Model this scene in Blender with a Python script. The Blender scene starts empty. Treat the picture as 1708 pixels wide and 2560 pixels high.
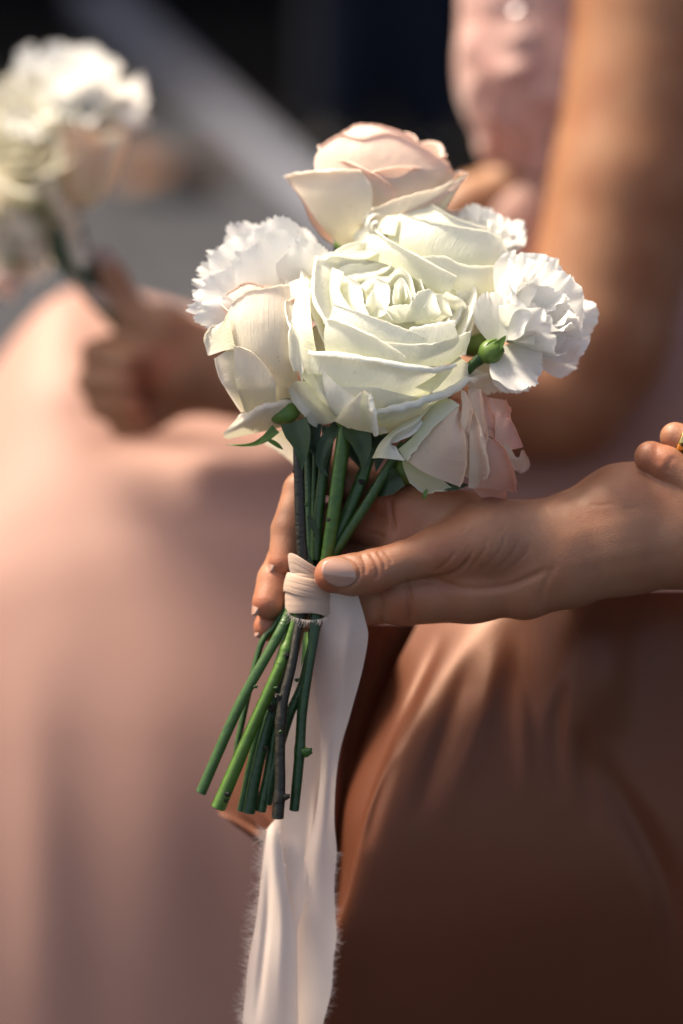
import bpy, math, random
import numpy as np
from mathutils import Vector, Matrix
random.seed(7); RNG = np.random.default_rng(7)
SC = bpy.context.scene
COL = SC.collection
# ------------------------------------------------------------------ camera
PITCH = math.radians(20); CAM_H = 1.15
FOC = 1.24                                   # metres to the bouquet
cd = bpy.data.cameras.new('camera'); cam = bpy.data.objects.new('camera', cd); COL.objects.link(cam)
cam.location = (0, 0, CAM_H); cam.rotation_euler = (math.radians(90) - PITCH, 0, 0)
cd.sensor_fit = 'HORIZONTAL'; cd.sensor_width = 24; cd.lens = 85
cd.clip_start = .05; cd.clip_end = 500
cd.dof.use_dof = True; cd.dof.focus_distance = FOC - .022; cd.dof.aperture_fstop = 2.0
SC.camera = cam
CM = Matrix.Translation(cam.location) @ cam.rotation_euler.to_matrix().to_4x4()
CMn = np.array(CM)
PX = 24 / 85 * FOC / 1708                    # metres per photo pixel at the focus distance
DPX = FOC / PX
# ------------------------------------------------------------------ light
SUN_C = Vector((-.46, .86, .0)).normalized()          # towards the sun, in camera axes
SUN_W = (CM.to_3x3() @ SUN_C).normalized()
elev = math.asin(SUN_W.z); azim = math.atan2(SUN_W.x, SUN_W.y)
w = bpy.data.worlds.new('World'); SC.world = w; w.use_nodes = True
nt = w.node_tree; bg = nt.nodes['Background']
sky = nt.nodes.new('ShaderNodeTexSky'); sky.sky_type = 'NISHITA'; sky.sun_disc = False
sky.sun_elevation = elev; sky.sun_rotation = azim
sky.air_density = .7; sky.dust_density = 4; sky.ozone_density = .6
nt.links.new(sky.outputs[0], bg.inputs[0]); bg.inputs[1].default_value = .058
sl = bpy.data.lights.new('sun', 'SUN'); sl.energy = 1.5; sl.angle = math.radians(12); sl.color = (1, .95, .88)
so = bpy.data.objects.new('sun', sl); COL.objects.link(so); so.location = (0, 0, 6)
so.rotation_euler = SUN_W.to_track_quat('Z', 'Y').to_euler()
SC.view_settings.view_transform = 'Standard'; SC.view_settings.look = 'None'
SC.view_settings.exposure = 2.37; SC.view_settings.gamma = 1
SC.view_settings.use_white_balance = True; SC.view_settings.white_balance_temperature = 7700; SC.view_settings.white_balance_tint = 8
SC.cycles.max_bounces = 8; SC.cycles.diffuse_bounces = 4; SC.cycles.glossy_bounces = 3
SC.cycles.transmission_bounces = 5; SC.cycles.use_denoising = True

# ------------------------------------------------------------------ points: photo pixel + depth (pixels, + is nearer) -> camera axes -> world
def toC(a):
    a = np.asarray(a, float); f = (1 - a[..., 2] / DPX) * PX
    return np.stack([(a[..., 0] - 854) * f, (1280 - a[..., 1]) * f, a[..., 2] * PX - FOC], -1)
def toW(c):
    return c @ CMn[:3, :3].T + CMn[:3, 3]
def P(x, y, z): return toW(toC((x, y, z)))
def Cpx(c):                                  # camera axes -> photo pixels
    d = -c[..., 2]
    return np.stack([854 + c[..., 0] / d * FOC / PX, 1280 - c[..., 1] / d * FOC / PX], -1)
def Z(ox, oy, s):
    return lambda *p: [(ox + q[0] / s, oy + q[1] / s) + tuple(q[2:]) for q in p]
Z1 = Z(440, 280, 2.8); Z2 = Z(840, 450, 2.24); Z3 = Z(480, 600, 2.063); Z4 = Z(900, 900, 3.136); Z5 = Z(600, 1050, 2.851); Z7 = Z(440, 1500, 3.015)

# ------------------------------------------------------------------ objects
def props(o, label=None, cat=None, group=None, kind=None):
    if label: o['label'] = label
    if cat: o['category'] = cat
    if group: o['group'] = group
    if kind: o['kind'] = kind
    return o
def empty(name, loc, label, cat, group=None):
    o = bpy.data.objects.new(name, None); COL.objects.link(o); o.location = loc; o.empty_display_size = .02
    return props(o, label, cat, group)
ORIG = {}
def mesh(name, V, F, mat, parent=None, uv=None, smooth=True, col=None):
    """world-space vertices; linked under parent (only translated parents)"""
    V = np.asarray(V, float)
    if parent is not None: off = np.array(ORIG.get(parent.name, (0, 0, 0)))
    else: off = np.zeros(3)
    if parent is not None and parent.type == 'EMPTY' and parent.parent is None:
        off = np.array(parent.location)
    me = bpy.data.meshes.new(name)
    me.from_pydata((V - off).tolist(), [], [list(map(int, f)) for f in F])
    if smooth: me.polygons.foreach_set('use_smooth', np.ones(len(me.polygons), bool))
    if uv is not None:
        l = me.uv_layers.new(name='UVMap'); vi = np.zeros(len(me.loops), int); me.loops.foreach_get('vertex_index', vi)
        l.data.foreach_set('uv', np.asarray(uv, np.float32)[vi].ravel())
    if col is not None:
        ca = me.color_attributes.new('tint', 'FLOAT_COLOR', 'POINT')
        c4 = np.ones((len(V), 4), np.float32); c4[:, :3] = col; ca.data.foreach_set('color', c4.ravel())
    me.materials.append(mat); me.update()
    o = bpy.data.objects.new(name, me); COL.objects.link(o)
    if parent is not None:
        o.parent = parent
    ORIG[o.name] = tuple(off)
    return o
def grid_faces(nv, nu, wrap=False):
    i = np.arange(nv - 1)[:, None] * nu; m = nu if wrap else nu - 1
    j = np.arange(m)[None, :]; j2 = (j + 1) % nu
    return np.stack([i + j, i + j2, i + nu + j2, i + nu + j], -1).reshape(-1, 4)
def grid_mesh(name, G, mat, parent=None, wrap=False, uv=None):
    nv, nu = G.shape[:2]
    if uv is None:
        uu, vv = np.meshgrid(np.linspace(0, 1, nu), np.linspace(0, 1, nv)); uv = np.stack([uu, vv], -1)
    return mesh(name, toW(G.reshape(-1, 3)), grid_faces(nv, nu, wrap), mat, parent, uv.reshape(-1, 2))

# ------------------------------------------------------------------ curves and patches
def cr(pts, n):
    """Catmull-Rom through pts (k, ...) at n samples"""
    p = np.asarray(pts, float); k = len(p)
    if k == 1: return np.repeat(p, n, 0)
    p = np.concatenate([2 * p[:1] - p[1:2], p, 2 * p[-1:] - p[-2:-1]])
    t = np.linspace(0, k - 1, n); i = np.minimum(t.astype(int), k - 2); f = (t - i).reshape((-1,) + (1,) * (p.ndim - 1))
    a, b, c, d = p[i], p[i + 1], p[i + 2], p[i + 3]
    return .5 * (2 * b + (c - a) * f + (2 * a - 5 * b + 4 * c - d) * f ** 2 + (3 * b - a - 3 * c + d) * f ** 3)
def loft(rows, nu, nv):
    R = np.stack([cr(r, nu) for r in rows])
    return cr(R, nv)
def nrm(a): return a / np.maximum(np.linalg.norm(a, axis=-1, keepdims=True), 1e-12)
def wob(n, amp, f, ph=None):
    """smooth random wave along n samples"""
    t = np.linspace(0, 1, n); o = np.zeros(n)
    for k in range(3):
        o += np.sin(2 * math.pi * (f * (1 + .7 * k) * t + RNG.random())) / (1 + k)
    return o * amp / 1.8
def add_roll(G, r, ang, out, K=9, taper=.35, wav=.13):
    """continue the last row of G (camera axes) in a rolled lip; out = direction (3,) or array the lip rolls towards"""
    nu = G.shape[1]; q = G[-1]; t = nrm(q - G[-2]); du = np.gradient(q, axis=0)
    t = nrm(t - nrm(du) * np.sum(t * nrm(du), -1, keepdims=True))
    n = nrm(np.cross(du, t)); s = np.sign(np.sum(n * out, -1)); s = 1 if s.sum() >= 0 else -1; n = n * s
    u = np.linspace(-1, 1, nu); rr = r * PX * (1 - taper * np.abs(u) ** 2.5) * (1 + wob(nu, wav, 2.2)); rr = rr[:, None]
    A = math.radians(ang) * (1 + wob(nu, .12, 1.5))[:, None]
    rows = [G]
    for k in range(1, K + 1):
        f = k / K * A
        rows.append((q + rr * (np.sin(f) * t + (1 - np.cos(f)) * n))[None])
    return np.concatenate(rows)
class Flower:
    def __init__(s, bouquet, cx, cy, cz, a, b, c):
        s.c = (cx, cy, cz, a, b, c); s.root = None; s.b = bouquet
    def z(s, x, y):
        cx, cy, cz, a, b, c = s.c
        q = 1 - ((x - cx) / a) ** 2 - ((y - cy) / b) ** 2
        return cz + c * np.where(q > 0, np.sqrt(np.maximum(q, 0)), -.6 * (np.sqrt(np.maximum(1 - q, 0)) - 0) * 0 + q * .5)
    def centre(s): return toC(s.c[:3])
    def patch(s, rows, mat, lay=0, roll=None, nu=26, nv=18, noise=1.2, name='petal', label=None, rolldir=None, hollow=0):
        R = []
        for r in rows:
            R.append([(p[0], p[1], float(s.z(p[0], p[1])) + lay + (p[2] if len(p) > 2 else 0)) for p in r])
        m = max(len(r) for r in R)
        R = [cr(r, m) if len(r) != m else np.asarray(r, float) for r in R]
        G = loft(R, nu, nv)
        if noise:
            vv = np.linspace(0, 1, nv)[:, None]; uu = np.linspace(0, 1, nu)[None]
            d = np.zeros((nv, nu))
            for k in range(3):
                a, b, ph = RNG.uniform(-7, 7), RNG.uniform(-4, 4), RNG.random() * 6.3
                d += np.sin(a * uu + b * vv + ph)
            G[..., 2] += d * noise * (.4 + vv)
            ed = (vv ** 4) * (wob(nu, 1.8, 4) + wob(nu, 1.2, 9))[None]
            G[..., 1] += ed * .8; G[..., 0] += ed * .5
        G = toC(G)
        if hollow: pass
        if roll:
            out = (G[-1] - s.centre()) if rolldir is None else np.asarray(rolldir, float)
            G = add_roll(G, roll[0], roll[1], out)
        o = grid_mesh(name, G, mat, s.root)
        if label: o['label'] = label
        return o

# ------------------------------------------------------------------ signed distances -> continuous bodies
def smin(a, b, k):
    if k <= 0: return np.minimum(a, b)
    h = np.clip(.5 + .5 * (b - a) / k, 0, 1); return b + (a - b) * h - k * h * (1 - h)
class Field:
    def __init__(s, lo, hi, h):
        s.lo = np.asarray(lo, float); s.h = h; s.n = (np.ceil((np.asarray(hi) - s.lo) / h)).astype(int) + 1
    def new(s): return np.full(s.n, 1., np.float32)
    def box(s, lo, hi):
        a = np.maximum(((lo - s.lo) / s.h).astype(int), 0); b = np.minimum(((hi - s.lo) / s.h).astype(int) + 2, s.n)
        if np.any(b <= a): return None, None
        ax = [(s.lo[i] + s.h * np.arange(a[i], b[i])).astype(np.float32) for i in range(3)]
        sl = tuple(slice(a[i], b[i]) for i in range(3))
        return sl, np.meshgrid(*ax, indexing='ij', sparse=True)
    def cone(s, F, a, b, ra, rb, k, sub=False):
        pad = 2 * k + .008 + 3 * s.h
        lo = np.minimum(a - ra, b - rb) - pad; hi = np.maximum(a + ra, b + rb) + pad
        sl, X = s.box(lo, hi)
        if sl is None: return
        ba = b - a; l2 = max(ba @ ba, 1e-12)
        p = [X[i] - a[i] for i in range(3)]
        t = np.clip((p[0] * ba[0] + p[1] * ba[1] + p[2] * ba[2]) / l2, 0, 1)
        q = (p[0] - t * ba[0]) ** 2 + (p[1] - t * ba[1]) ** 2 + (p[2] - t * ba[2]) ** 2
        d = np.sqrt(q) - (ra + (rb - ra) * t)
        if sub: F[sl] = -smin(-F[sl], d, k)
        else: F[sl] = smin(F[sl], d.astype(np.float32), k)
    def chain(s, F, pts, k):
        """pts: (px, py, z, r) in photo pixels"""
        q = [(toC(p[:3]), p[3] * PX * (1 - p[2] / DPX)) for p in pts]
        if len(q) == 1: q = q * 2
        for (a, ra), (b, rb) in zip(q, q[1:]): s.cone(F, a, b, ra, rb, k)
    def ell(s, F, c, rad, k, rot=None):
        c = toC(c); f = PX; rad = np.asarray(rad) * f
        m = rad.max() + 2 * k + .01
        sl, X = s.box(c - m, c + m)
        if sl is None: return
        p = np.stack(np.broadcast_arrays(X[0] - c[0], X[1] - c[1], X[2] - c[2]), -1)
        if rot is not None: p = p @ np.asarray(rot)
        k0 = np.linalg.norm(p / rad, axis=-1); k1 = np.linalg.norm(p / rad ** 2, axis=-1)
        d = k0 * (k0 - 1) / np.maximum(k1, 1e-9)
        F[sl] = smin(F[sl], d.astype(np.float32), k)
    def mesh(s, F, it=2):
        n = s.n; ins = F < 0
        cnt = np.zeros(n - 1, np.int8)
        O = [(i, j, k) for i in (0, 1) for j in (0, 1) for k in (0, 1)]
        for o in O: cnt += ins[o[0]:n[0] - 1 + o[0], o[1]:n[1] - 1 + o[1], o[2]:n[2] - 1 + o[2]]
        act = (cnt > 0) & (cnt < 8); idx = np.argwhere(act); vid = np.full(n - 1, -1, np.int64); vid[act] = np.arange(len(idx))
        acc = np.zeros((len(idx), 3)); c = np.zeros(len(idx))
        for a in O:
            for ax in range(3):
                if a[ax] == 1: continue
                b = list(a); b[ax] = 1
                fa = F[idx[:, 0] + a[0], idx[:, 1] + a[1], idx[:, 2] + a[2]]; fb = F[idx[:, 0] + b[0], idx[:, 1] + b[1], idx[:, 2] + b[2]]
                m = (fa < 0) != (fb < 0); t = np.where(m, fa / np.where(m, fa - fb, 1), 0)
                pos = np.array(a, float)[None] + t[:, None] * (np.array(b) - np.array(a))[None]
                acc += pos * m[:, None]; c += m
        V = s.lo + s.h * (idx + acc / c[:, None])
        Q = []
        for ax in range(3):
            u, v = (ax + 1) % 3, (ax + 2) % 3
            A = [slice(None)] * 3; B = [slice(None)] * 3
            A[ax] = slice(0, n[ax] - 1); B[ax] = slice(1, n[ax])
            for x in (u, v): A[x] = slice(1, n[x] - 1); B[x] = slice(1, n[x] - 1)
            d = ins[tuple(A)].astype(np.int8) - ins[tuple(B)].astype(np.int8)
            for sg in (1, -1):
                e = np.argwhere(d == sg)
                if not len(e): continue
                e[:, u] += 1; e[:, v] += 1
                def at(du, dv):
                    f = e.copy(); f[:, u] -= du; f[:, v] -= dv; return vid[f[:, 0], f[:, 1], f[:, 2]]
                q = np.stack([at(1, 1), at(0, 1), at(0, 0), at(1, 0)], -1)
                Q.append(q if sg == 1 else q[:, ::-1])
        Q = np.concatenate(Q)
        E = np.concatenate([Q[:, [0, 1]], Q[:, [1, 2]], Q[:, [2, 3]], Q[:, [3, 0]]]); E = np.concatenate([E, E[:, ::-1]])
        deg = np.bincount(E[:, 0], minlength=len(V))
        for _ in range(it):
            N = np.stack([np.bincount(E[:, 0], V[E[:, 1], i], len(V)) for i in range(3)], -1) / deg[:, None]
            V = V * .5 + N * .5
        return V, Q
def keep_main(V, Q, frac=.02):
    lab = np.arange(len(V)); E = np.concatenate([Q[:, [0, 1]], Q[:, [1, 2]], Q[:, [2, 3]], Q[:, [3, 0]]])
    while True:
        m = np.minimum(lab[E[:, 0]], lab[E[:, 1]]); n = lab.copy(); np.minimum.at(n, E[:, 0], m); np.minimum.at(n, E[:, 1], m); n = n[n]; n = n[n]
        if (n == lab).all(): break
        lab = n
    u, c = np.unique(lab, return_counts=True); print('components', sorted(c)[::-1][:8])
    ok = np.isin(lab, u[c > frac * len(V)]); new = np.cumsum(ok) - 1
    return V[ok], new[Q[ok[Q].all(1)]]
def vnormals(V, Q):
    n = np.cross(V[Q[:, 2]] - V[Q[:, 0]], V[Q[:, 3]] - V[Q[:, 1]])
    N = np.stack([np.bincount(Q.ravel(), np.repeat(n[:, i], 4), len(V)) for i in range(3)], -1)
    return nrm(N)
def polydist(p, line):
    line = np.asarray(line, float); d = np.full(len(p), 1e9); T = np.zeros(len(p)); L = len(line) - 1
    for i in range(L):
        a, b = line[i], line[i + 1]; ba = b - a; t = np.clip(((p - a) @ ba) / (ba @ ba), 0, 1)
        e = np.linalg.norm(p - a - t[:, None] * ba, axis=1); m = e < d; d[m] = e[m]; T[m] = (i + t[m]) / L
    return d, T
def carve(V, N, lines, zmin=None):
    """lines: (polyline px, width px, depth px): press creases (or raise ridges) into camera-facing skin"""
    pp = Cpx(V); D = np.zeros(len(V)); face = np.clip(N[:, 2] * 3, 0, 1)
    for ln in lines:
        l, wd, dp = ln[:3]; l = cr(l, 14) if len(l) > 2 else np.asarray(l, float)
        d, T = polydist(pp, l)
        D += dp * np.exp(-(d / wd) ** 2) * face * np.clip(np.minimum(T, 1 - T) * 6, 0, 1)
    return V - N * (D * PX)[:, None]
def blobs(V, spots, base=(1, 1, 1)):
    """soft patches of own skin colour: (px,py,radius,(r,g,b) multiplier)"""
    pp = Cpx(V); c = np.ones((len(V), 3)) * np.array(base)
    for x, y, r, m in spots:
        g = np.exp(-((pp[:, 0] - x) ** 2 + (pp[:, 1] - y) ** 2) / r ** 2)[:, None]; c *= 1 + g * (np.array(m) - 1)
    return c

# ------------------------------------------------------------------ materials
def newmat(name):
    m = bpy.data.materials.new(name); m.use_nodes = True; t = m.node_tree; t.nodes.clear()
    return m, t, (lambda k, **kw: _node(t, k, kw)), t.links.new
def _node(t, k, kw):
    n = t.nodes.new(k)
    for a, b in kw.items():
        if a.startswith('i_'):
            key = a[2:]; n.inputs[int(key) if key.isdigit() else key].default_value = b
        else: setattr(n, a, b)
    return n
def ramp(n, stops):
    e = n.color_ramp.elements
    while len(e) < len(stops): e.new(.5)
    for x, (p, c) in zip(e, stops): x.position = p; x.color = (*c, 1)
def petal_mat(name, main, heart, edge, trans=.38, edge_amt=.5, brown=(.45, .32, .12), vein=1., tcol=None, hstop=.45):
    m, t, N, L = newmat(name)
    uv = N('ShaderNodeUVMap'); sep = N('ShaderNodeSeparateXYZ'); L(uv.outputs[0], sep.inputs[0])
    oi = N('ShaderNodeObjectInfo')
    tc = N('ShaderNodeTexCoord')
    rp = N('ShaderNodeValToRGB'); ramp(rp, [(0, heart), (hstop, tuple(.35 * h + .65 * a for h, a in zip(heart, main))), (.72, main), (.97, main), (1, edge)])
    # noise pushes the colour border up and down the petal
    nz = N('ShaderNodeTexNoise', i_Scale=55.); nz.inputs['Detail'].default_value = 4; L(tc.outputs['Object'], nz.inputs['Vector'])
    ad = N('ShaderNodeMath', operation='MULTIPLY_ADD'); L(nz.outputs[0], ad.inputs[0]); ad.inputs[1].default_value = .22
    sb = N('ShaderNodeMath', operation='SUBTRACT'); L(sep.outputs[1], sb.inputs[0]); sb.inputs[1].default_value = .11
    L(sb.outputs[0], ad.inputs[2]); L(ad.outputs[0], rp.inputs[0])
    # bruises: sparse brownish specks, mostly on the rim
    sp = N('ShaderNodeTexNoise', i_Scale=420.); sp.inputs['Detail'].default_value = 2; L(tc.outputs['Object'], sp.inputs['Vector'])
    sr = N('ShaderNodeValToRGB'); ramp(sr, [(.66, (0, 0, 0)), (.74, (1, 1, 1))]); L(sp.outputs[0], sr.inputs[0])
    big = N('ShaderNodeTexNoise', i_Scale=70.); L(tc.outputs['Object'], big.inputs['Vector'])
    br = N('ShaderNodeValToRGB'); ramp(br, [(.52, (0, 0, 0)), (.68, (1, 1, 1))]); L(big.outputs[0], br.inputs[0])
    mu = N('ShaderNodeMath', operation='MULTIPLY'); L(sr.outputs[0], mu.inputs[0]); L(br.outputs[0], mu.inputs[1])
    er = N('ShaderNodeMapRange'); er.inputs[1].default_value = .93; er.inputs[2].default_value = 1.; L(sep.outputs[1], er.inputs[0])
    e2 = N('ShaderNodeMath', operation='MULTIPLY'); L(er.outputs[0], e2.inputs[0]); L(br.outputs[0], e2.inputs[1])
    mx = N('ShaderNodeMath', operation='MULTIPLY_ADD'); L(e2.outputs[0], mx.inputs[0]); mx.inputs[1].default_value = edge_amt; L(mu.outputs[0], mx.inputs[2])
    ml = N('ShaderNodeMath', operation='MULTIPLY', use_clamp=True); L(mx.outputs[0], ml.inputs[0]); ml.inputs[1].default_value = .6
    mc = N('ShaderNodeMix', data_type='RGBA'); L(ml.outputs[0], mc.inputs[0]); L(rp.outputs[0], mc.inputs[6]); mc.inputs[7].default_value = (*brown, 1)
    hs = N('ShaderNodeHueSaturation'); L(mc.outputs[2], hs.inputs['Color'])
    vr = N('ShaderNodeMapRange'); vr.inputs[3].default_value = .93; vr.inputs[4].default_value = 1.05; L(oi.outputs['Random'], vr.inputs[0]); L(vr.outputs[0], hs.inputs['Value'])
    # veins and fine pleats running up the petal
    mp = N('ShaderNodeMapping'); L(uv.outputs[0], mp.inputs[0]); mp.inputs['Scale'].default_value = (60, 3.2, 1)
    vn = N('ShaderNodeTexNoise', i_Scale=1.); vn.inputs['Detail'].default_value = 4; vn.inputs['Distortion'].default_value = .6; L(mp.outputs[0], vn.inputs['Vector'])
    fn = N('ShaderNodeTexNoise', i_Scale=160.); fn.inputs['Detail'].default_value = 5; L(tc.outputs['Object'], fn.inputs['Vector'])
    am = N('ShaderNodeMath', operation='ADD'); L(vn.outputs[0], am.inputs[0]); L(fn.outputs[0], am.inputs[1])
    bp = N('ShaderNodeBump', i_Strength=.32 * vein, i_Distance=.0012); L(am.outputs[0], bp.inputs['Height'])
    pb = N('ShaderNodeBsdfPrincipled', i_Roughness=.55); pb.inputs['Specular IOR Level'].default_value = .25
    pb.inputs['Sheen Weight'].default_value = .12; pb.inputs['Sheen Roughness'].default_value = .4
    L(hs.outputs[0], pb.inputs['Base Color']); L(bp.outputs[0], pb.inputs['Normal'])
    tr = N('ShaderNodeBsdfTranslucent'); L(bp.outputs[0], tr.inputs['Normal'])
    if tcol is None: L(hs.outputs[0], tr.inputs[0])
    else:
        tm = N('ShaderNodeMix', data_type='RGBA', blend_type='MULTIPLY', i_0=1.); L(hs.outputs[0], tm.inputs[6]); tm.inputs[7].default_value = (*tcol, 1); L(tm.outputs[2], tr.inputs[0])
    ms = N('ShaderNodeMixShader', i_0=trans); L(pb.outputs[0], ms.inputs[1]); L(tr.outputs[0], ms.inputs[2])
    o = N('ShaderNodeOutputMaterial'); L(ms.outputs[0], o.inputs[0]); return m
def leafy_mat(name, c1, c2, rough=.38, scale=60., bump=.25, trans=0., stretch=None, spec=.5):
    m, t, N, L = newmat(name)
    tc = N('ShaderNodeTexCoord'); nz = N('ShaderNodeTexNoise', i_Scale=scale); nz.inputs['Detail'].default_value = 5
    mp = N('ShaderNodeMapping'); L(tc.outputs['UV' if stretch else 'Object'], mp.inputs[0])
    if stretch: mp.inputs['Scale'].default_value = stretch; nz.inputs['Scale'].default_value = 1
    L(mp.outputs[0], nz.inputs['Vector'])
    oi = N('ShaderNodeObjectInfo'); a = N('ShaderNodeMath', operation='MULTIPLY_ADD'); L(oi.outputs['Random'], a.inputs[0]); a.inputs[1].default_value = .4; a.inputs[2].default_value = -.2
    b = N('ShaderNodeMath', operation='ADD'); L(a.outputs[0], b.inputs[0]); L(nz.outputs[0], b.inputs[1])
    rp = N('ShaderNodeValToRGB'); ramp(rp, [(.3, c1), (.7, c2)]); L(b.outputs[0], rp.inputs[0])
    bp = N('ShaderNodeBump', i_Strength=bump, i_Distance=.001); L(nz.outputs[0], bp.inputs['Height'])
    pb = N('ShaderNodeBsdfPrincipled', i_Roughness=rough); pb.inputs['Specular IOR Level'].default_value = spec
    L(rp.outputs[0], pb.inputs['Base Color']); L(bp.outputs[0], pb.inputs['Normal'])
    o = N('ShaderNodeOutputMaterial')
    if trans:
        tr = N('ShaderNodeBsdfTranslucent'); L(rp.outputs[0], tr.inputs[0]); ms = N('ShaderNodeMixShader', i_0=trans)
        L(pb.outputs[0], ms.inputs[1]); L(tr.outputs[0], ms.inputs[2]); L(ms.outputs[0], o.inputs[0])
    else: L(pb.outputs[0], o.inputs[0])
    return m
def skin_mat(name, base, sss=.25, rough=.48):
    m, t, N, L = newmat(name)
    tc = N('ShaderNodeTexCoord'); at = N('ShaderNodeAttribute', attribute_name='tint')
    nz = N('ShaderNodeTexNoise', i_Scale=38.); nz.inputs['Detail'].default_value = 5; L(tc.outputs['Object'], nz.inputs['Vector'])
    rp = N('ShaderNodeValToRGB'); ramp(rp, [(.3, tuple(base[i] * (.90, .76, .70)[i] for i in range(3))), (.7, tuple(base[i] * (1.07, 1.10, 1.10)[i] for i in range(3)))]); L(nz.outputs[0], rp.inputs[0])
    mx = N('ShaderNodeMix', data_type='RGBA', blend_type='MULTIPLY', i_0=1.); L(rp.outputs[0], mx.inputs[6]); L(at.outputs['Color'], mx.inputs[7])
    f1 = N('ShaderNodeTexNoise', i_Scale=900.); f1.inputs['Detail'].default_value = 3; L(tc.outputs['Object'], f1.inputs['Vector'])
    vo = N('ShaderNodeTexVoronoi', i_Scale=1100.); L(tc.outputs['Object'], vo.inputs['Vector'])
    ad = N('ShaderNodeMath', operation='ADD'); L(f1.outputs[0], ad.inputs[0]); L(vo.outputs['Distance'], ad.inputs[1])
    ln = N('ShaderNodeTexVoronoi', i_Scale=420., feature='DISTANCE_TO_EDGE'); lw = N('ShaderNodeTexNoise', i_Scale=150.); L(tc.outputs['Object'], lw.inputs['Vector'])
    lm = N('ShaderNodeMix', data_type='RGBA', i_0=.012); L(tc.outputs['Object'], lm.inputs[6]); L(lw.outputs['Color'], lm.inputs[7]); L(lm.outputs[2], ln.inputs['Vector'])
    lr = N('ShaderNodeMapRange'); lr.inputs[2].default_value = .10; L(ln.outputs['Distance'], lr.inputs[0])
    a2 = N('ShaderNodeMath', operation='ADD'); L(ad.outputs[0], a2.inputs[0]); L(lr.outputs[0], a2.inputs[1]); ad = a2
    bp = N('ShaderNodeBump', i_Strength=.20, i_Distance=.0004); L(ad.outputs[0], bp.inputs['Height'])
    pb = N('ShaderNodeBsdfPrincipled', i_Roughness=rough); L(mx.outputs[2], pb.inputs['Base Color']); L(bp.outputs[0], pb.inputs['Normal'])
    pb.inputs['Subsurface Weight'].default_value = sss; pb.inputs['Subsurface Radius'].default_value = (1, .32, .16); pb.inputs['Subsurface Scale'].default_value = .006
    pb.inputs['Specular IOR Level'].default_value = .4
    o = N('ShaderNodeOutputMaterial'); L(pb.outputs[0], o.inputs[0]); return m
def cloth_mat(name, c1, c2, rough=.5, sheen=.2, weave=1400., bump=.15, trans=0., spec=.5, sheentint=None, coarse=6., aniso=0):
    m, t, N, L = newmat(name)
    tc = N('ShaderNodeTexCoord'); nz = N('ShaderNodeTexNoise', i_Scale=coarse); nz.inputs['Detail'].default_value = 3; L(tc.outputs['Object'], nz.inputs['Vector'])
    rp = N('ShaderNodeValToRGB'); ramp(rp, [(.3, c1), (.7, c2)]); L(nz.outputs[0], rp.inputs[0])
    wv = N('ShaderNodeTexNoise', i_Scale=weave); wv.inputs['Detail'].default_value = 2
    mp = N('ShaderNodeMapping'); mp.inputs['Scale'].default_value = (1, 1, .35); L(tc.outputs['Object'], mp.inputs[0]); L(mp.outputs[0], wv.inputs['Vector'])
    bp = N('ShaderNodeBump', i_Strength=bump, i_Distance=.0008); L(wv.outputs[0], bp.inputs['Height'])
    pb = N('ShaderNodeBsdfPrincipled', i_Roughness=rough); L(rp.outputs[0], pb.inputs['Base Color']); L(bp.outputs[0], pb.inputs['Normal'])
    pb.inputs['Sheen Weight'].default_value = sheen; pb.inputs['Sheen Roughness'].default_value = .35; pb.inputs['Specular IOR Level'].default_value = spec
    if sheentint: pb.inputs['Sheen Tint'].default_value = (*sheentint, 1); pb.inputs['Specular Tint'].default_value = (*sheentint, 1)
    o = N('ShaderNodeOutputMaterial')
    if trans:
        tr = N('ShaderNodeBsdfTranslucent'); L(rp.outputs[0], tr.inputs[0]); ms = N('ShaderNodeMixShader', i_0=trans)
        L(pb.outputs[0], ms.inputs[1]); L(tr.outputs[0], ms.inputs[2]); L(ms.outputs[0], o.inputs[0])
    else: L(pb.outputs[0], o.inputs[0])
    return m
def ground_mat(name, c1, c2, scale=18., rough=.85, bump=.4):
    m, t, N, L = newmat(name)
    tc = N('ShaderNodeTexCoord'); nz = N('ShaderNodeTexNoise', i_Scale=scale); nz.inputs['Detail'].default_value = 8; L(tc.outputs['Object'], nz.inputs['Vector'])
    n2 = N('ShaderNodeTexNoise', i_Scale=1.3); n2.inputs['Detail'].default_value = 3; L(tc.outputs['Object'], n2.inputs['Vector'])
    av = N('ShaderNodeMath', operation='MULTIPLY_ADD'); L(nz.outputs[0], av.inputs[0]); av.inputs[1].default_value = .5
    hv = N('ShaderNodeMath', operation='MULTIPLY'); L(n2.outputs[0], hv.inputs[0]); hv.inputs[1].default_value = .5; L(hv.outputs[0], av.inputs[2])
    rp = N('ShaderNodeValToRGB'); ramp(rp, [(.35, c1), (.65, c2)]); L(av.outputs[0], rp.inputs[0])
    bp = N('ShaderNodeBump', i_Strength=bump, i_Distance=.004); L(nz.outputs[0], bp.inputs['Height'])
    pb = N('ShaderNodeBsdfPrincipled', i_Roughness=rough); L(rp.outputs[0], pb.inputs['Base Color']); L(bp.outputs[0], pb.inputs['Normal']); pb.inputs['Specular IOR Level'].default_value = .058
    o = N('ShaderNodeOutputMaterial'); L(pb.outputs[0], o.inputs[0]); return m
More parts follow.
